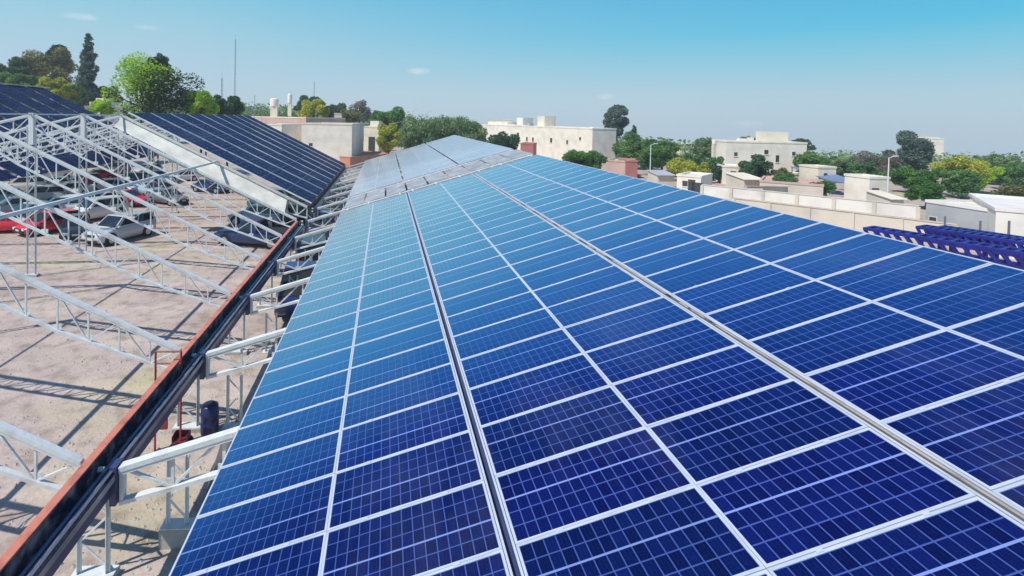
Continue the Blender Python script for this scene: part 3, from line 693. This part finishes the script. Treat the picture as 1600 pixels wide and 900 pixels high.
# ------------------------------------------------------------------ buildings
def wall_frame(p, q):                              # unit vector along a wall and its outward normal (towards the camera)
    d = (q-p).normalized(); nrm = Vector((d.y, -d.x, 0))
    if nrm.dot((p+q)/2) > 0: nrm = -nrm
    return d, nrm
def building(name, label, cat, front, depth, z1, wall, wins=(), roof=None, parapet=.25, z0=GZ, boxes=(), doors=(), band=None):
    """front = two (px, Y) ends of the camera-facing wall; wins = (t along the wall, z, w, h)"""
    P0 = at(front[0][0], 200, front[0][1]); P1 = at(front[1][0], 200, front[1][1]); P0.z = P1.z = 0
    d, nr = wall_frame(P0, P1); Ln = (P1-P0).length
    root = empty(name, (P0.x, P0.y, z0), math.atan2(d.y, d.x))
    H = z1-z0; s = 1 if Vector((-d.y, d.x, 0)).dot(-nr) > 0 else -1          # local +y*s goes inwards
    def B(a, b_):
        return (min(a[0], b_[0]), min(a[1], b_[1]), a[2]), (max(a[0], b_[0]), max(a[1], b_[1]), b_[2])
    MB().box(*B((0, 0, 0), (Ln, s*depth, H))).build('wall', M[wall], root)
    p = MB(); t = .18
    p.box(*B((-.06, -s*.06, H+.003), (Ln+.06, s*t, H+parapet))).box(*B((-.06, s*(depth-t), H+.003), (Ln+.06, s*(depth+.06), H+parapet)))
    p.box(*B((-.06, s*(t+.002), H+.003), (t, s*(depth-t-.002), H+parapet))).box(*B((Ln-t, s*(t+.002), H+.003), (Ln+.06, s*(depth-t-.002), H+parapet)))
    p.build('parapet', M[roof or wall], root)
    MB().box(*B((t+.004, s*(t+.004), H+.004), (Ln-t-.004, s*(depth-t-.004), H+.05))).build('roof', M[roof or 'roof_pale'], root)
    for (u, z, w_, h) in wins:
        f = MB().box(*B((u*Ln-w_/2-.04, -s*.03, z-z0-.04), (u*Ln+w_/2+.04, -s*.003, z-z0+h+.04))).build('window', M['w_white'], root)
        MB().box(*B((u*Ln-w_/2, -s*.036, z-z0), (u*Ln+w_/2, -s*.031, z-z0+h))).build('pane', M['winglass'], f)
        MB().box(*B((u*Ln-w_/2-.08, -s*.10, z-z0-.11), (u*Ln+w_/2+.08, -s*.004, z-z0-.045))).build('sill', M['w_white'], f)
    for (u, w_, h) in doors:
        MB().box(*B((u*Ln-w_/2, -s*.05, .0), (u*Ln+w_/2, -s*.003, h))).build('door', M['winglass'], root)
    for (u, v, w_, dp, h, mm) in boxes:
        MB().box(*B((u*Ln-w_/2, s*v, H+.004), (u*Ln+w_/2, s*(v+dp), H+h))).build('roof_block', M[mm], root)
    tag(root, label, cat); return root
building('apartment_building', 'long white two-storey building behind the far end of the right roof', 'building', ((742, 150), (926, 97)), 5.5, -1.35, 'w_white',
         wins=[(.30, -4.6, 1.0, .9), (.47, -4.4, 1.1, 1.5), (.55, -4.8, .7, 1.0), (.60, -4.8, .7, 1.0), (.74, -4.6, .8, 1.0), (.85, -4.6, .6, .8), (.93, -3.6, .6, .6)],
         boxes=[(.30, 3, 4.2, 4, .35, 'w_white'), (.32, 5, 3.3, 3, 2.2, 'roof_pale'), (.57, 3, 3.1, 3, 2.6, 'w_cream'), (.12, 4, 12, 5, 1.0, 'w_white'), (.45, 3.4, 1.2, 1.2, .9, 'w_grey')])
building('house', 'small red-walled house right of the bush by the long white building', 'house', ((814, 100), (834, 99)), 5, -4.6, 'w_red')
building('apartment_building', 'white two-storey building behind the round dark tree on the right', 'building', ((1136, 78), (1262, 76)), 5, -2.75, 'w_white',
         wins=[(.12, -4.9, .5, .6), (.50, -4.5, .6, .7), (.64, -5.7, .5, 1.1), (.84, -4.6, .5, .6)],
         boxes=[(.72, 2, 3.3, 3, 1.75, 'w_cream'), (.25, 1, 1.0, 1, .6, 'w_white'), (.36, 1, .6, 1, .8, 'w_white')])
building('annex', 'low white annex in front of the two-storey building on the right', 'building', ((1131, 70), (1165, 69)), 4, -6.0, 'w_white', wins=[(.5, -7.3, .7, .8)])
building('tower_block', 'narrow white tower behind the tall dark tree on the right', 'building', ((1447, 120), (1476, 119)), 6, -2.6+.0, 'w_white', boxes=[(.5, 1, 3, 3, .5, 'w_cream')])
building('warehouse', 'long pale-roofed warehouse with grey sheet wall at the right edge', 'warehouse', ((1452, 37.5), (1562, 33)), 7.5, -5.75, 'w_grey', roof='roof_pale', parapet=.22, wins=[(.12, -7.6, .5, .8)])
building('workshop', 'white workshop at the far right edge beside the grey-walled warehouse', 'building', ((1562, 31.5), (1700, 29)), 10, -5.35, 'roof_pale', parapet=.2)
building('pump_house', 'small cream box-shaped hut left of the blue sheet roof', 'hut', ((1281, 62), (1309, 62)), 3, -5.3, 'w_cream', wins=[(.4, -6.4, .5, .5)])
building('pump_house', 'white square hut under the tall lamp post on the right', 'hut', ((1362, 52), (1393, 52)), 3, -5.5, 'w_white', doors=[(.3, .8, 1.9)])
building('store_room', 'low cream store between the dark round tree and the small bush', 'hut', ((1236, 66), (1262, 66)), 3, -6.6, 'w_cream')
building('house', 'pinkish house below the green trees right of the long white building', 'house', ((948, 78), (980, 76)), 6, -6.0, 'w_pink')
building('house', 'small brick-red house end next to the pinkish house', 'house', ((979.5, 75.8), (998, 75.5)), 4, -5.9, 'w_red')
building('house', 'white and lilac cottages below the yellow tree right of the lamp post', 'house', ((1060, 62), (1098, 60)), 5, -6.5, 'w_white', wins=[(.35, -7.7, .6, .7)], doors=[(.62, .8, 1.6), (.86, 1.2, 1.3)])
building('house', 'cream house glimpsed between green trees right of the first lamp post', 'house', ((1064, 110), (1090, 110)), 6, -4.6, 'w_cream')
building('boundary_wall', 'long beige blockwork wall beyond the ridge of the right roof', 'wall', ((1100, 58), (1440, 44)), .25, -7.1, 'roof_pale', parapet=.06)
building('boundary_wall', 'low beige wall running behind the blue steel girders', 'wall', ((1150, 47), (1500, 35)), .25, -7.0, 'w_beige', parapet=.06)
building('flat_roof_house', 'flat-roofed beige house behind the long blockwork wall', 'house', ((1190, 60), (1290, 56)), 7, -6.9, 'w_beige', roof='w_pink')
# sheet-roofed lean-tos among the plots
def lean_to(px0, px1, Y, z, dz, dep, m_, label):
    a, b_ = at(px0, 200, Y), at(px1, 200, Y); r = empty('shed', (a.x, a.y, GZ)); wx = b_.x-a.x; wy = b_.y-a.y; h = z-GZ
    MB().add([(0,0,h),(wx,wy,h),(wx,wy+dep,h+dz),(0,dep,h+dz),(0,0,h+.06),(wx,wy,h+.06),(wx,wy+dep,h+dz+.06),(0,dep,h+dz+.06)], [(0,3,2,1),(4,5,6,7),(0,1,5,4),(1,2,6,5),(2,3,7,6),(3,0,4,7)]).build('roof_sheet', M[m_], r)
    MB().add([(.15,.3,0),(wx-.15,wy+.3,0),(wx-.15,wy+dep-.2,0),(.15,dep-.2,0),(.15,.3,h+dz*.08-.03),(wx-.15,wy+.3,h+dz*.08-.03),(wx-.15,wy+dep-.2,h+dz*.9-.03),(.15,dep-.2,h+dz*.9-.03)], [(0,3,2,1),(4,5,6,7),(0,1,5,4),(1,2,6,5),(2,3,7,6),(3,0,4,7)]).build('wall', M['w_beige'], r)
    tag(r, label, 'shed')
lean_to(1196, 1240, 55.5, -6.9, -.35, 3, 'w_pink', 'small brownish sheet-roofed shed over the flat-roofed beige house')
lean_to(1398, 1424, 47, -7.0, .5, 3, 'w_cream', 'cream lean-to at the right end of the long blockwork wall')
lean_to(1030, 1060, 64, -6.7, .4, 3, 'w_grey', 'grey sheet-roofed shed left of the white and lilac cottages')
lean_to(1166, 1200, 63, -7.0, .5, 4, 'w_cream', 'pale sheet-roofed shed below the round dark tree')
# blue sheet roof
r = empty('carport', tuple(at(1300, 200, 60).xy)+(GZ,)); q = at(1362, 200, 57)-at(1300, 200, 60)
MB().add([(0, 0, 1.7), (q.x, q.y, 1.5), (q.x+.6, q.y+7, 2.6), (.6, 7, 2.8), (0, 0, 1.78), (q.x, q.y, 1.58), (q.x+.6, q.y+7, 2.68), (.6, 7, 2.88)], [(0,3,2,1),(4,5,6,7),(0,1,5,4),(1,2,6,5),(2,3,7,6),(3,0,4,7)]).build('roof_sheet', M['w_bluegrey'], r)
for a in ((.1, .1, 1.7), (q.x-.1, q.y+.1, 1.5), (.7, 6.8, 2.75), (q.x+.5, q.y+6.8, 2.6)): MB().tube((a[0], a[1], 0), a, .06).build('post', M['zinc'], r)
tag(r, 'blue sheet-roofed carport beyond the beige wall on the right', 'carport')
# left side buildings
building('warehouse', 'big blank white gable wall at the far corner of the left solar roof', 'building', ((472, 86), (550, 85)), 12, -1.2, 'w_white', wins=[(.18, -4.8, .6, .5)], roof='w_cream')
building('house', 'pinkish flat-roofed house beyond the ridge of the left solar roof', 'house', ((392, 115), (478, 105)), 12, -.3, 'w_pink', roof='w_cream', wins=[(.3, -2.2, 1, .8), (.7, -2.2, 1, .8)])
building('house', 'grey-green flat-topped house behind the big blank white wall', 'house', ((522, 130), (556, 130)), 8, .9, 'w_cream', wins=[(.2, -1.2, 1.1, 1.2), (.45, -1.2, 1.1, 1.2)])
building('house', 'cream house with a tall white chimney block right of the blank wall', 'house', ((554, 112), (592, 110)), 7, -2.0, 'w_cream', boxes=[(.75, 1, 2, 2, 1.4, 'w_white')], doors=[(.72, 1.5, 4.4)], wins=[(.3, -4.6, .9, 1.2)])
building('house', 'low terracotta-roofed outbuilding at the end of the valley between the roofs', 'house', ((548, 84), (624, 96)), 12, -6.9+.4, 'terracotta', roof='terracotta', parapet=.15)
building('house', 'small white domed house between the tall conifer and the big green tree', 'house', ((132, 84), (172, 84)), 5, .9, 'w_white', boxes=[(.5, .5, 3.0, 3.6, .9, 'w_white'), (.5, 1.0, 1.6, 2.5, 1.5, 'w_white')])
building('house', 'low white house at the foot of the trees behind the left ridge', 'house', ((398, 88), (440, 86)), 6, -1.5, 'w_white')
building('house', 'white house showing over the far end of the willow trees', 'house', ((762, 170), (800, 168)), 8, 0.2, 'w_white')
piers = [o for o in C.objects if o.name.startswith('boundary_wall') and o.parent is None]
for o in piers:
    wl = [c for c in o.children if c.name.startswith('wall')][0]; ln = max(v.co.x for v in wl.data.vertices); hh = max(v.co.z for v in wl.data.vertices)
    sgn = -1 if max(v.co.y for v in wl.data.vertices) > .1 else 1
    n_ = int(ln/2.8)
    for i in range(n_+1):
        x = i*ln/n_; y0, y1 = sorted((sgn*.004, sgn*.14)); MB().box((x-.15, y0, 0), (x+.15, y1, hh-.05)).build('pier', M['w_beige'], o)
def tank(px, pyt, Y, r_, h, label):
    c = at(px, pyt, Y); root = empty('water_tank', (c.x, c.y, c.z-h))
    MB().tube((0, 0, 0), (0, 0, h*.85), r_, n=20).tube((0, 0, h*.85), (0, 0, h), r_, r_*.5, n=20).build('tank', M['w_white'], root)
    MB().box((-r_*.8, -r_*.8, -3.0), (r_*.8, r_*.8, -.003)).build('stand', M['w_cream'], root)
    MB().tube((0, 0, h), (0, 0, h+.12), r_*.25, n=12).build('lid', M['zinc'], root)
    tag(root, label, 'water tank', 'rooftop water tanks')
tank(429, 153, 118, .95, 1.9, 'white water tank on the pinkish flat roof, left of the thinner one')
tank(453, 146, 119, .5, 2.2, 'thin tall white water tank beside the yellow-green tree')
tank(1116, 218, 77, .3, .7, 'small water tank on the left roof corner of the right white building')

tank(1222, 292, 60, .45, .9, 'small white water tank on the flat-roofed beige house, left one')
tank(1250, 296, 58.5, .4, .8, 'small white water tank on the flat-roofed beige house, right one')
tank(1374, 278, 53.5, .35, .7, 'small white tank on top of the white square hut')
tank(925, 198, 99, .5, 1.0, 'white water tank near the right end of the long white building')

# ------------------------------------------------------------------ lamp posts, masts
def lamp(px, pyt, pyb, Y, label):
    t = at(px, pyt, Y); root = empty('street_lamp', (t.x, t.y, GZ)); h = t.z-GZ
    MB().tube((0, 0, 0), (0, 0, h), .08, .05).build('pole', M['white_steel'], root)
    MB().tube((0, 0, h-.05), (.6, 0, h+.15), .035).build('arm', M['white_steel'], root)
    MB().box((.55, -.12, h+.1), (.95, .12, h+.22)).build('lamp_head', M['white_steel'], root)
    tag(root, label, 'street lamp', 'street lamps')
lamp(1017, 226, 265, 70, 'white street lamp in front of the green trees right of the long white building')
lamp(1389, 246, 285, 50, 'white street lamp above the white square hut')
lamp(645, 172, 230, 105, 'thin white lamp post among the willow trees, leftmost of three')
lamp(668, 174, 230, 112, 'thin white lamp post among the willow trees, middle of three')
lamp(710, 176, 230, 120, 'thin white lamp post among the willow trees, rightmost of three')
def mast(px, pyt, Y, label, wdt):
    t = at(px, pyt, Y); root = empty('antenna_mast', (t.x, t.y, GZ)); h = t.z-GZ; b = MB(); k = wdt
    for a in range(3):
        x, y = k*math.cos(a*2.094), k*math.sin(a*2.094); b.tube((x, y, 0), (x*.5, y*.5, h), .045, n=5)
    n = int(h/1.6)
    for i in range(n):
        for a in range(3):
            z0, z1 = h*i/n, h*(i+1)/n; s0, s1 = 1-.5*i/n, 1-.5*(i+1)/n
            b.tube((k*s0*math.cos(a*2.094), k*s0*math.sin(a*2.094), z0), (k*s1*math.cos((a+1)*2.094), k*s1*math.sin((a+1)*2.094), z1), .025, n=4)
    b.build('lattice', M['zinc'], root); MB().tube((0, 0, h), (0, 0, h+2.2), .03, n=5).build('whip_aerial', M['zinc'], root)
    tag(root, label, 'antenna mast')
mast(368, 62, 210, 'very tall thin radio mast rising above the left roofs', .4)
mast(347, 122, 170, 'short lattice mast left of the tall thin radio mast', .45)
mast(491, 128, 260, 'faint thin mast above the yellow-green tree', .3)
def rod(px, pyt, Y, label):
    t = at(px, pyt, Y); o = MB().tube((0, 0, 0), (0, 0, t.z-GZ), .07, .05, n=8).build('pole', M['zinc']); o.location = (t.x, t.y, GZ); tag(o, label, 'pole', 'thin poles by the warehouse')
rod(1477, 338, 29, 'thin grey pole in front of the grey warehouse wall, leftmost'); rod(1532, 345, 27, 'thin grey pole in front of the grey warehouse wall, middle')
rod(1577, 345, 26, 'thin grey pole before the white workshop'); rod(1565, 288, 60, 'tall pale pole behind the warehouse roof, below the yellow tree')
rod(398, 148, 112, 'thin rooftop pole at the left end of the pinkish house')

# ------------------------------------------------------------------ blue steel girders beyond the ridge
def girder(pa, pb, z, dpt, label, n=16):
    A_ = Vector((pa[0], pa[1], z)); B_ = Vector((pb[0], pb[1], z)); root = empty('blue_girder', (0, 0, 0))
    dn = Vector((0, 0, -dpt)); wv = (B_-A_).normalized().cross(Vector((0, 0, 1)))*.5
    for nm, o_ in (('top_chord', Vector()), ('bottom_chord', dn)):
        MB().bar(A_+o_+wv, B_+o_+wv, .14, .14).build(nm, M['bluepaint'], root); MB().bar(A_+o_-wv, B_+o_-wv, .14, .14).build(nm, M['bluepaint'], root)
    for i in range(n):
        a, b_ = A_.lerp(B_, i/n), A_.lerp(B_, (i+1)/n)
        MB().bar(a+wv, b_+dn+wv, .11, .11).build('diagonal_brace', M['bluepaint'], root); MB().bar(b_+dn-wv, a-wv, .11, .11).build('diagonal_brace', M['bluepaint'], root)
        MB().bar(a-wv, a+wv, .12, .12).build('cross_bar', M['bluepaint'], root); MB().bar(a+dn-wv, a+dn+wv, .12, .12).build('cross_bar', M['bluepaint'], root)
    for i in range(0, n+1, 4):
        a = A_.lerp(B_, i/n)
        MB().tube((a.x, a.y, GZ), a+dn, .1, n=8).build('post', M['bluepaint'], root)
    tag(root, label, 'girder', 'blue steel girders')
gl_ = ['nearest to the roof ridge', 'between the other two', 'farthest from the roof ridge']
for i, (pa, pb, z) in enumerate([((1358, 356), (1660, 404), -5.15), ((1440, 354), (1660, 387), -5.2), ((1470, 355), (1660, 383), -5.25)]):
    p1_ = gnd(*pa, z); p2_ = gnd(*pb, z); girder(p1_.xy, p2_.xy, z, .62, f'dark blue lattice girder at the right edge, {gl_[i]}', 16)

# ------------------------------------------------------------------ trees
LM = {'deep': leafmat('leaves_shade_side', (.008, .018, .009), (.022, .045, .016)), 'dark': leafmat('leaves_dark', (.020, .050, .028), (.055, .105, .045)), 'mid': leafmat('leaves_mid', (.045, .105, .035), (.11, .19, .055)),
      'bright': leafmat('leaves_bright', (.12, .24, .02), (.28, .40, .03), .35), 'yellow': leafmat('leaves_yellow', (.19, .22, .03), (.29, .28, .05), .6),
      'grey': leafmat('leaves_grey', (.045, .075, .065), (.09, .125, .095)), 'olive': leafmat('leaves_olive', (.09, .10, .045), (.17, .15, .06)),
      'bare': leafmat('leaves_dry', (.085, .08, .06), (.14, .125, .10)), 'willow': leafmat('leaves_willow', (.065, .12, .05), (.15, .20, .09)), 'vivid': leafmat('leaves_vivid', (.035, .095, .022), (.085, .17, .035))}
def leaves(centers, radii, n, size, squash=1.0, droop=0.0, seed=0):
    R = np.random.default_rng(seed); k = len(centers); vol = radii**2; idx = R.choice(k, n, p=vol/vol.sum())
    d = R.normal(size=(n, 3)); d /= np.linalg.norm(d, axis=1, keepdims=True); rr = R.uniform(.45, 1.08, n)**.6
    c = centers[idx]+d*(radii[idx]*rr)[:, None]*np.array([1, 1, squash])
    if droop: c[:, 2] -= droop*R.random(n)
    u = R.normal(size=(n, 3)); u[:, 2] *= .6 if not droop else 2.5; u /= np.linalg.norm(u, axis=1, keepdims=True)
    v = np.cross(u, R.normal(size=(n, 3))); v /= np.linalg.norm(v, axis=1, keepdims=True)
    s = size*R.uniform(.5, 1.25, n)[:, None]
    P_ = np.stack([c-u*s, c-v*s*.45, c+u*s, c+v*s*.45], 1).reshape(-1, 3)
    return P_
def leaf_mesh(name, P_, m_, parent):
    n = len(P_)//4; me = bpy.data.meshes.new(name); me.vertices.add(4*n); me.vertices.foreach_set('co', P_.astype(np.float32).ravel())
    me.loops.add(4*n); me.loops.foreach_set('vertex_index', np.arange(4*n, dtype=np.int32)); me.polygons.add(n)
    me.polygons.foreach_set('loop_start', np.arange(0, 4*n, 4, dtype=np.int32)); me.polygons.foreach_set('loop_total', np.full(n, 4, dtype=np.int32))
    me.update(calc_edges=True); me.materials.append(m_); o = bpy.data.objects.new(name, me); C.objects.link(o)
    if parent: o.parent = parent
    return o
tseed = [0]
def tree(x0, x1, yt, yb, Y, mt, label, shape='round', name='tree', cat='tree', mt2=None, dens=1.0):
    """crown fills px x0..x1, yt..yb of the photograph at distance Y; trunk runs to the ground"""
    tseed[0] += 1; sd_ = tseed[0]; R = np.random.default_rng(100+sd_)
    T = at((x0+x1)/2, yt, Y); Bm = at((x0+x1)/2, yb, Y); W_ = (x1-x0)/F*Y/2; base = Vector((T.x, T.y, GZ))
    root = empty(name, base); top = T.z-GZ; bot = max(.25, Bm.z-GZ)
    Hc = top-bot; cz = (top+bot)/2; px_m = Y/F*1.5625                 # metres per output pixel
    k = {'round': 26, 'conifer': 80, 'wide': 46, 'willow': 40, 'bare': 30, 'tall': 26}[shape]
    cs, rs = [], []
    for i in range(k):
        if shape == 'conifer':
            t = (i+.5)/k; rad = W_*(1-t)**.7*.95+.10*W_; a = R.uniform(0, 6.28); q = rad*R.uniform(.2, .75)
            cs.append((q*math.cos(a), q*math.sin(a), bot+Hc*t*.97)); rs.append(max(.15*W_, rad*.5))
        else:
            d = R.normal(size=3); d /= np.linalg.norm(d); d = np.sign(d)*np.abs(d)**.72; q = R.uniform(.35, .80)
            wz = 1
            if shape == 'tall': wz = 1
            c = np.array([d[0]*W_*q, d[1]*W_*q, cz+d[2]*Hc/2*q])
            cs.append(tuple(c)); rs.append(min(W_, Hc/2)*R.uniform(.24, .42))
    cs, rs = np.array(cs), np.array(rs)
    size = max(.12, min(.5, px_m*1.35)); area = W_*Hc*math.pi
    n = int(min(16000, max(700, dens*area/(size*size)*9)))
    if shape == 'bare': n = int(n*.35); size *= .7
    Pt = leaves(cs, rs, n, size, .85, droop=.8 if shape == 'willow' else 0, seed=sd_)
    if mt2:                                                   # sunlit upper-left side painted in by a second leaf colour
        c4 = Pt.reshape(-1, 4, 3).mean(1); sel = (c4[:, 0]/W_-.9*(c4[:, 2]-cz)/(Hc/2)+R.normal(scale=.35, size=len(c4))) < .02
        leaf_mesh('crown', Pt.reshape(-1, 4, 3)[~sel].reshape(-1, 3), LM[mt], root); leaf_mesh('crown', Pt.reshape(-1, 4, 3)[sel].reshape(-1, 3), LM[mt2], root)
    else: leaf_mesh('crown', Pt, LM[mt], root)
    tr = MB(); r0 = max(.12, W_*.07); mid = Vector((0, 0, bot+Hc*.35)); tr.tube((0, 0, 0), mid, r0, r0*.6, n=8)
    tr.tube(mid, (R.normal()*.05*W_, 0, bot+Hc*.85), r0*.6, r0*.12, n=6)
    for i in range(7):
        e = Vector(cs[R.integers(k)]); s_ = Vector((0, 0, min(e.z*.8, bot+Hc*.5*R.random()+.1))); tr.tube(s_, e, r0*.35, r0*.08, n=5)
    tr.build('trunk', M['wood'], root)
    tag(root, label, cat, 'trees around the yard'); return root
tree(-40, 42, 88, 150, 92, 'dark', 'dark green tree at the far left edge')
tree(28, 116, 70, 160, 98, 'olive', 'brownish olive tree with a tall feathery top left of the conifer', 'round')
tree(76, 108, 66, 110, 100, 'dark', 'dark treetop poking out above the brownish olive tree', 'round')
tree(118, 158, 50, 165, 88, 'grey', 'tall narrow dark conifer against the sky', 'conifer', dens=1.2)
tree(-20, 62, 108, 160, 84, 'mid', 'bright mid-green bush above the far left roof')
tree(58, 118, 121, 160, 80, 'yellow', 'yellowish bush above the pale ridge cap')
tree(138, 178, 152, 182, 74, 'bright', 'yellow-green bush in front of the small white domed house')
tree(172, 302, 84, 195, 72, 'deep', 'big tree with sunlit yellow-green left side and dark right side', 'wide', mt2='bright', dens=1.3)  # sunlit and shaded sides put into two leaf colours
tree(232, 264, 80, 118, 72.5, 'dark', 'small leafy top of a tree rising over the big sunlit tree')
tree(285, 345, 138, 185, 74, 'bright', 'low bright green bushy tree right of the big sunlit tree')
tree(330, 382, 144, 185, 80, 'dark', 'dark green tree left of the rooftop pole')
tree(455, 505, 148, 180, 128, 'dark', 'dark green tree behind the yellow-green one in the middle left')
tree(462, 520, 152, 192, 112, 'yellow', 'yellow-green tree above the big blank wall')
tree(500, 545, 158, 190, 135, 'dark', 'distant dark green tree behind the flat-topped house')
tree(542, 582, 154, 192, 132, 'bare', 'brownish-grey tree behind the flat-topped house', 'bare', dens=2.4)
tree(528, 566, 170, 196, 120, 'olive', 'small olive bush against the flat-topped house')
tree(572, 640, 166, 215, 122, 'vivid', 'green domed tree above the yellow tree')
tree(588, 628, 188, 240, 92, 'yellow', 'yellow tree at the end of the valley between the roofs')
tree(622, 700, 176, 245, 98, 'willow', 'feathery green willow left of the far roof peak', 'willow')
tree(672, 745, 178, 245, 102, 'willow', 'feathery green willow right behind the far roof peak', 'willow')
tree(725, 765, 192, 245, 108, 'willow', 'low green willow joining the long white building', 'willow')
tree(758, 816, 202, 250, 88, 'dark', 'dark green bush in front of the long white building')
tree(870, 948, 232, 275, 76, 'vivid', 'rounded green hedge tree below the right end of the long white building', 'wide')
tree(942, 988, 158, 215, 118, 'grey', 'lone grey-green tree standing high above the right end of the long building', 'tall', dens=1.1)
tree(955, 1012, 206, 260, 92, 'mid', 'green tree just right of the long white building')
tree(980, 1002, 196, 230, 96, 'dark', 'small pointed dark conifer among the green trees', 'conifer')
tree(1005, 1066, 214, 272, 86, 'mid', 'dense green tree behind the street lamp')
tree(1040, 1112, 246, 285, 72, 'yellow', 'spreading yellow tree above the white cottages', 'wide')
tree(1084, 1120, 210, 250, 100, 'willow', 'pale green tree left of the right white building')
tree(1100, 1132, 240, 285, 74, 'mid', 'green tree against the left corner of the right white building')
tree(1145, 1192, 212, 232, 110, 'olive', 'thin greyish treetop behind the right white building')
tree(1238, 1272, 214, 240, 108, 'dark', 'dark treetop behind the right end of the right white building')
tree(1150, 1202, 240, 284, 68, 'dark', 'round dark green tree in front of the right white building')
tree(1236, 1300, 234, 282, 72, 'mid', 'broad green tree right of the right white building')
tree(1285, 1345, 244, 284, 74, 'willow', 'soft green tree left of the bare brownish tree')
tree(1268, 1304, 280, 314, 57, 'mid', 'small dark leafy bush in front of the cream hut')
tree(1322, 1398, 234, 290, 78, 'bare', 'bare brownish tree left of the tall dark tree', 'bare', dens=2.6)
tree(1330, 1378, 252, 290, 70, 'mid', 'low green tree under the bare brownish one')
tree(1392, 1456, 200, 275, 76, 'grey', 'tall dark green tree rising above the right horizon', 'tall', dens=1.1)
tree(1392, 1484, 260, 320, 62, 'vivid', 'bright green bushy tree in front of the tall dark tree', 'wide')
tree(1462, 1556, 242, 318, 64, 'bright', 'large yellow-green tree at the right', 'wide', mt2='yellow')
tree(1540, 1612, 236, 322, 72, 'willow', 'olive-green tree at the right edge')
tree(1558, 1640, 250, 330, 66, 'mid', 'darker green tree filling the right edge')
tree(1296, 1352, 240, 282, 82, 'mid', 'green tree between the cream hut and the bare brownish tree')
tree(1352, 1400, 246, 288, 84, 'willow', 'grey-green tree just left of the second street lamp')
tree(1206, 1246, 262, 292, 66, 'olive', 'low dry bush at the foot of the right white building')
tree(1480, 1530, 262, 312, 58, 'mid', 'green bush at the foot of the large yellow-green tree', 'wide')
tree(1556, 1612, 286, 324, 52, 'olive', 'olive bush behind the white workshop roof', 'wide')
tree(1112, 1136, 258, 288, 71, 'dark', 'dark bush left of the low white annex')
tree(300, 345, 150, 186, 86, 'olive', 'olive-green tree behind the low bright bush')
tree(352, 384, 152, 184, 92, 'mid', 'green tree at the left of the low white house')
tree(-30, 30, 118, 160, 88, 'olive', 'brownish bush under the dark tree at the far left')
tree(96, 130, 128, 165, 82, 'mid', 'green bush between the yellowish bush and the conifer')
tree(150, 186, 130, 170, 90, 'olive', 'olive bush behind the small white domed house')
tree(1204, 1244, 268, 300, 61, 'mid', 'leafy green bush hiding the right end of the pale sheet-roofed shed')
tree(1312, 1358, 270, 298, 64, 'dark', 'dark green bush behind the blue sheet-roofed carport')
tree(1424, 1474, 278, 322, 50, 'vivid', 'bright green bush at the left end of the warehouse')
tree(1066, 1100, 236, 262, 90, 'mid', 'green treetop behind the spreading yellow tree')
tree(1000, 1040, 222, 266, 80, 'vivid', 'bright green tree at the foot of the first street lamp')
tree(690, 762, 184, 245, 112, 'mid', 'taller green tree behind the willows by the long white building', 'wide')
tree(1500, 1600, 244, 318, 78, 'mid', 'tall green tree filling the space behind the large yellow-green tree', 'wide')
# far-off wood that reads as one mass along the horizon
cs, rs = [], []
for i in range(1100):
    px = random.uniform(-700, 2300); Y = random.uniform(98, 128) if px > 965 else random.uniform(150, 172); sk = interp([-700, 0, 560, 760, 900, 1075, 1350, 1600, 2300], [150, 150, 172, 194, 208, 220, 237, 239, 250], px)+abs(random.gauss(0, 6))
    p = at(px, sk, Y); h = max(1.0, p.z-GZ); cs.append((p.x, p.y, GZ+h*.6)); rs.append(h*.5)
Pt = leaves(np.array(cs), np.array(rs), 120000, .5, 1.0, seed=5)
o = leaf_mesh('tree_belt', Pt, LM['willow'], None); tag(o, 'distant belt of trees along the horizon', 'woods', kind='stuff')
print('individual panels', n_ind, 'rest', len(rest))
# ------------------------------------------------------------------ haze: the air itself
o = MB().box((-425, -65, GZ-34), (425, 435, 48)).build('haze', M['plate']); o.data.materials.clear()
hm = bpy.data.materials.new('air'); hm.use_nodes = True; n = hm.node_tree.nodes; n.remove(n['Principled BSDF'])
pv = n.new('ShaderNodeVolumePrincipled'); pv.inputs['Color'].default_value = (.95, .98, 1, 1); pv.inputs['Density'].default_value = HAZE; pv.inputs['Anisotropy'].default_value = .2
hm.node_tree.links.new(pv.outputs[0], n['Material Output'].inputs['Volume']); o.data.materials.append(hm); tag(o, kind='stuff')
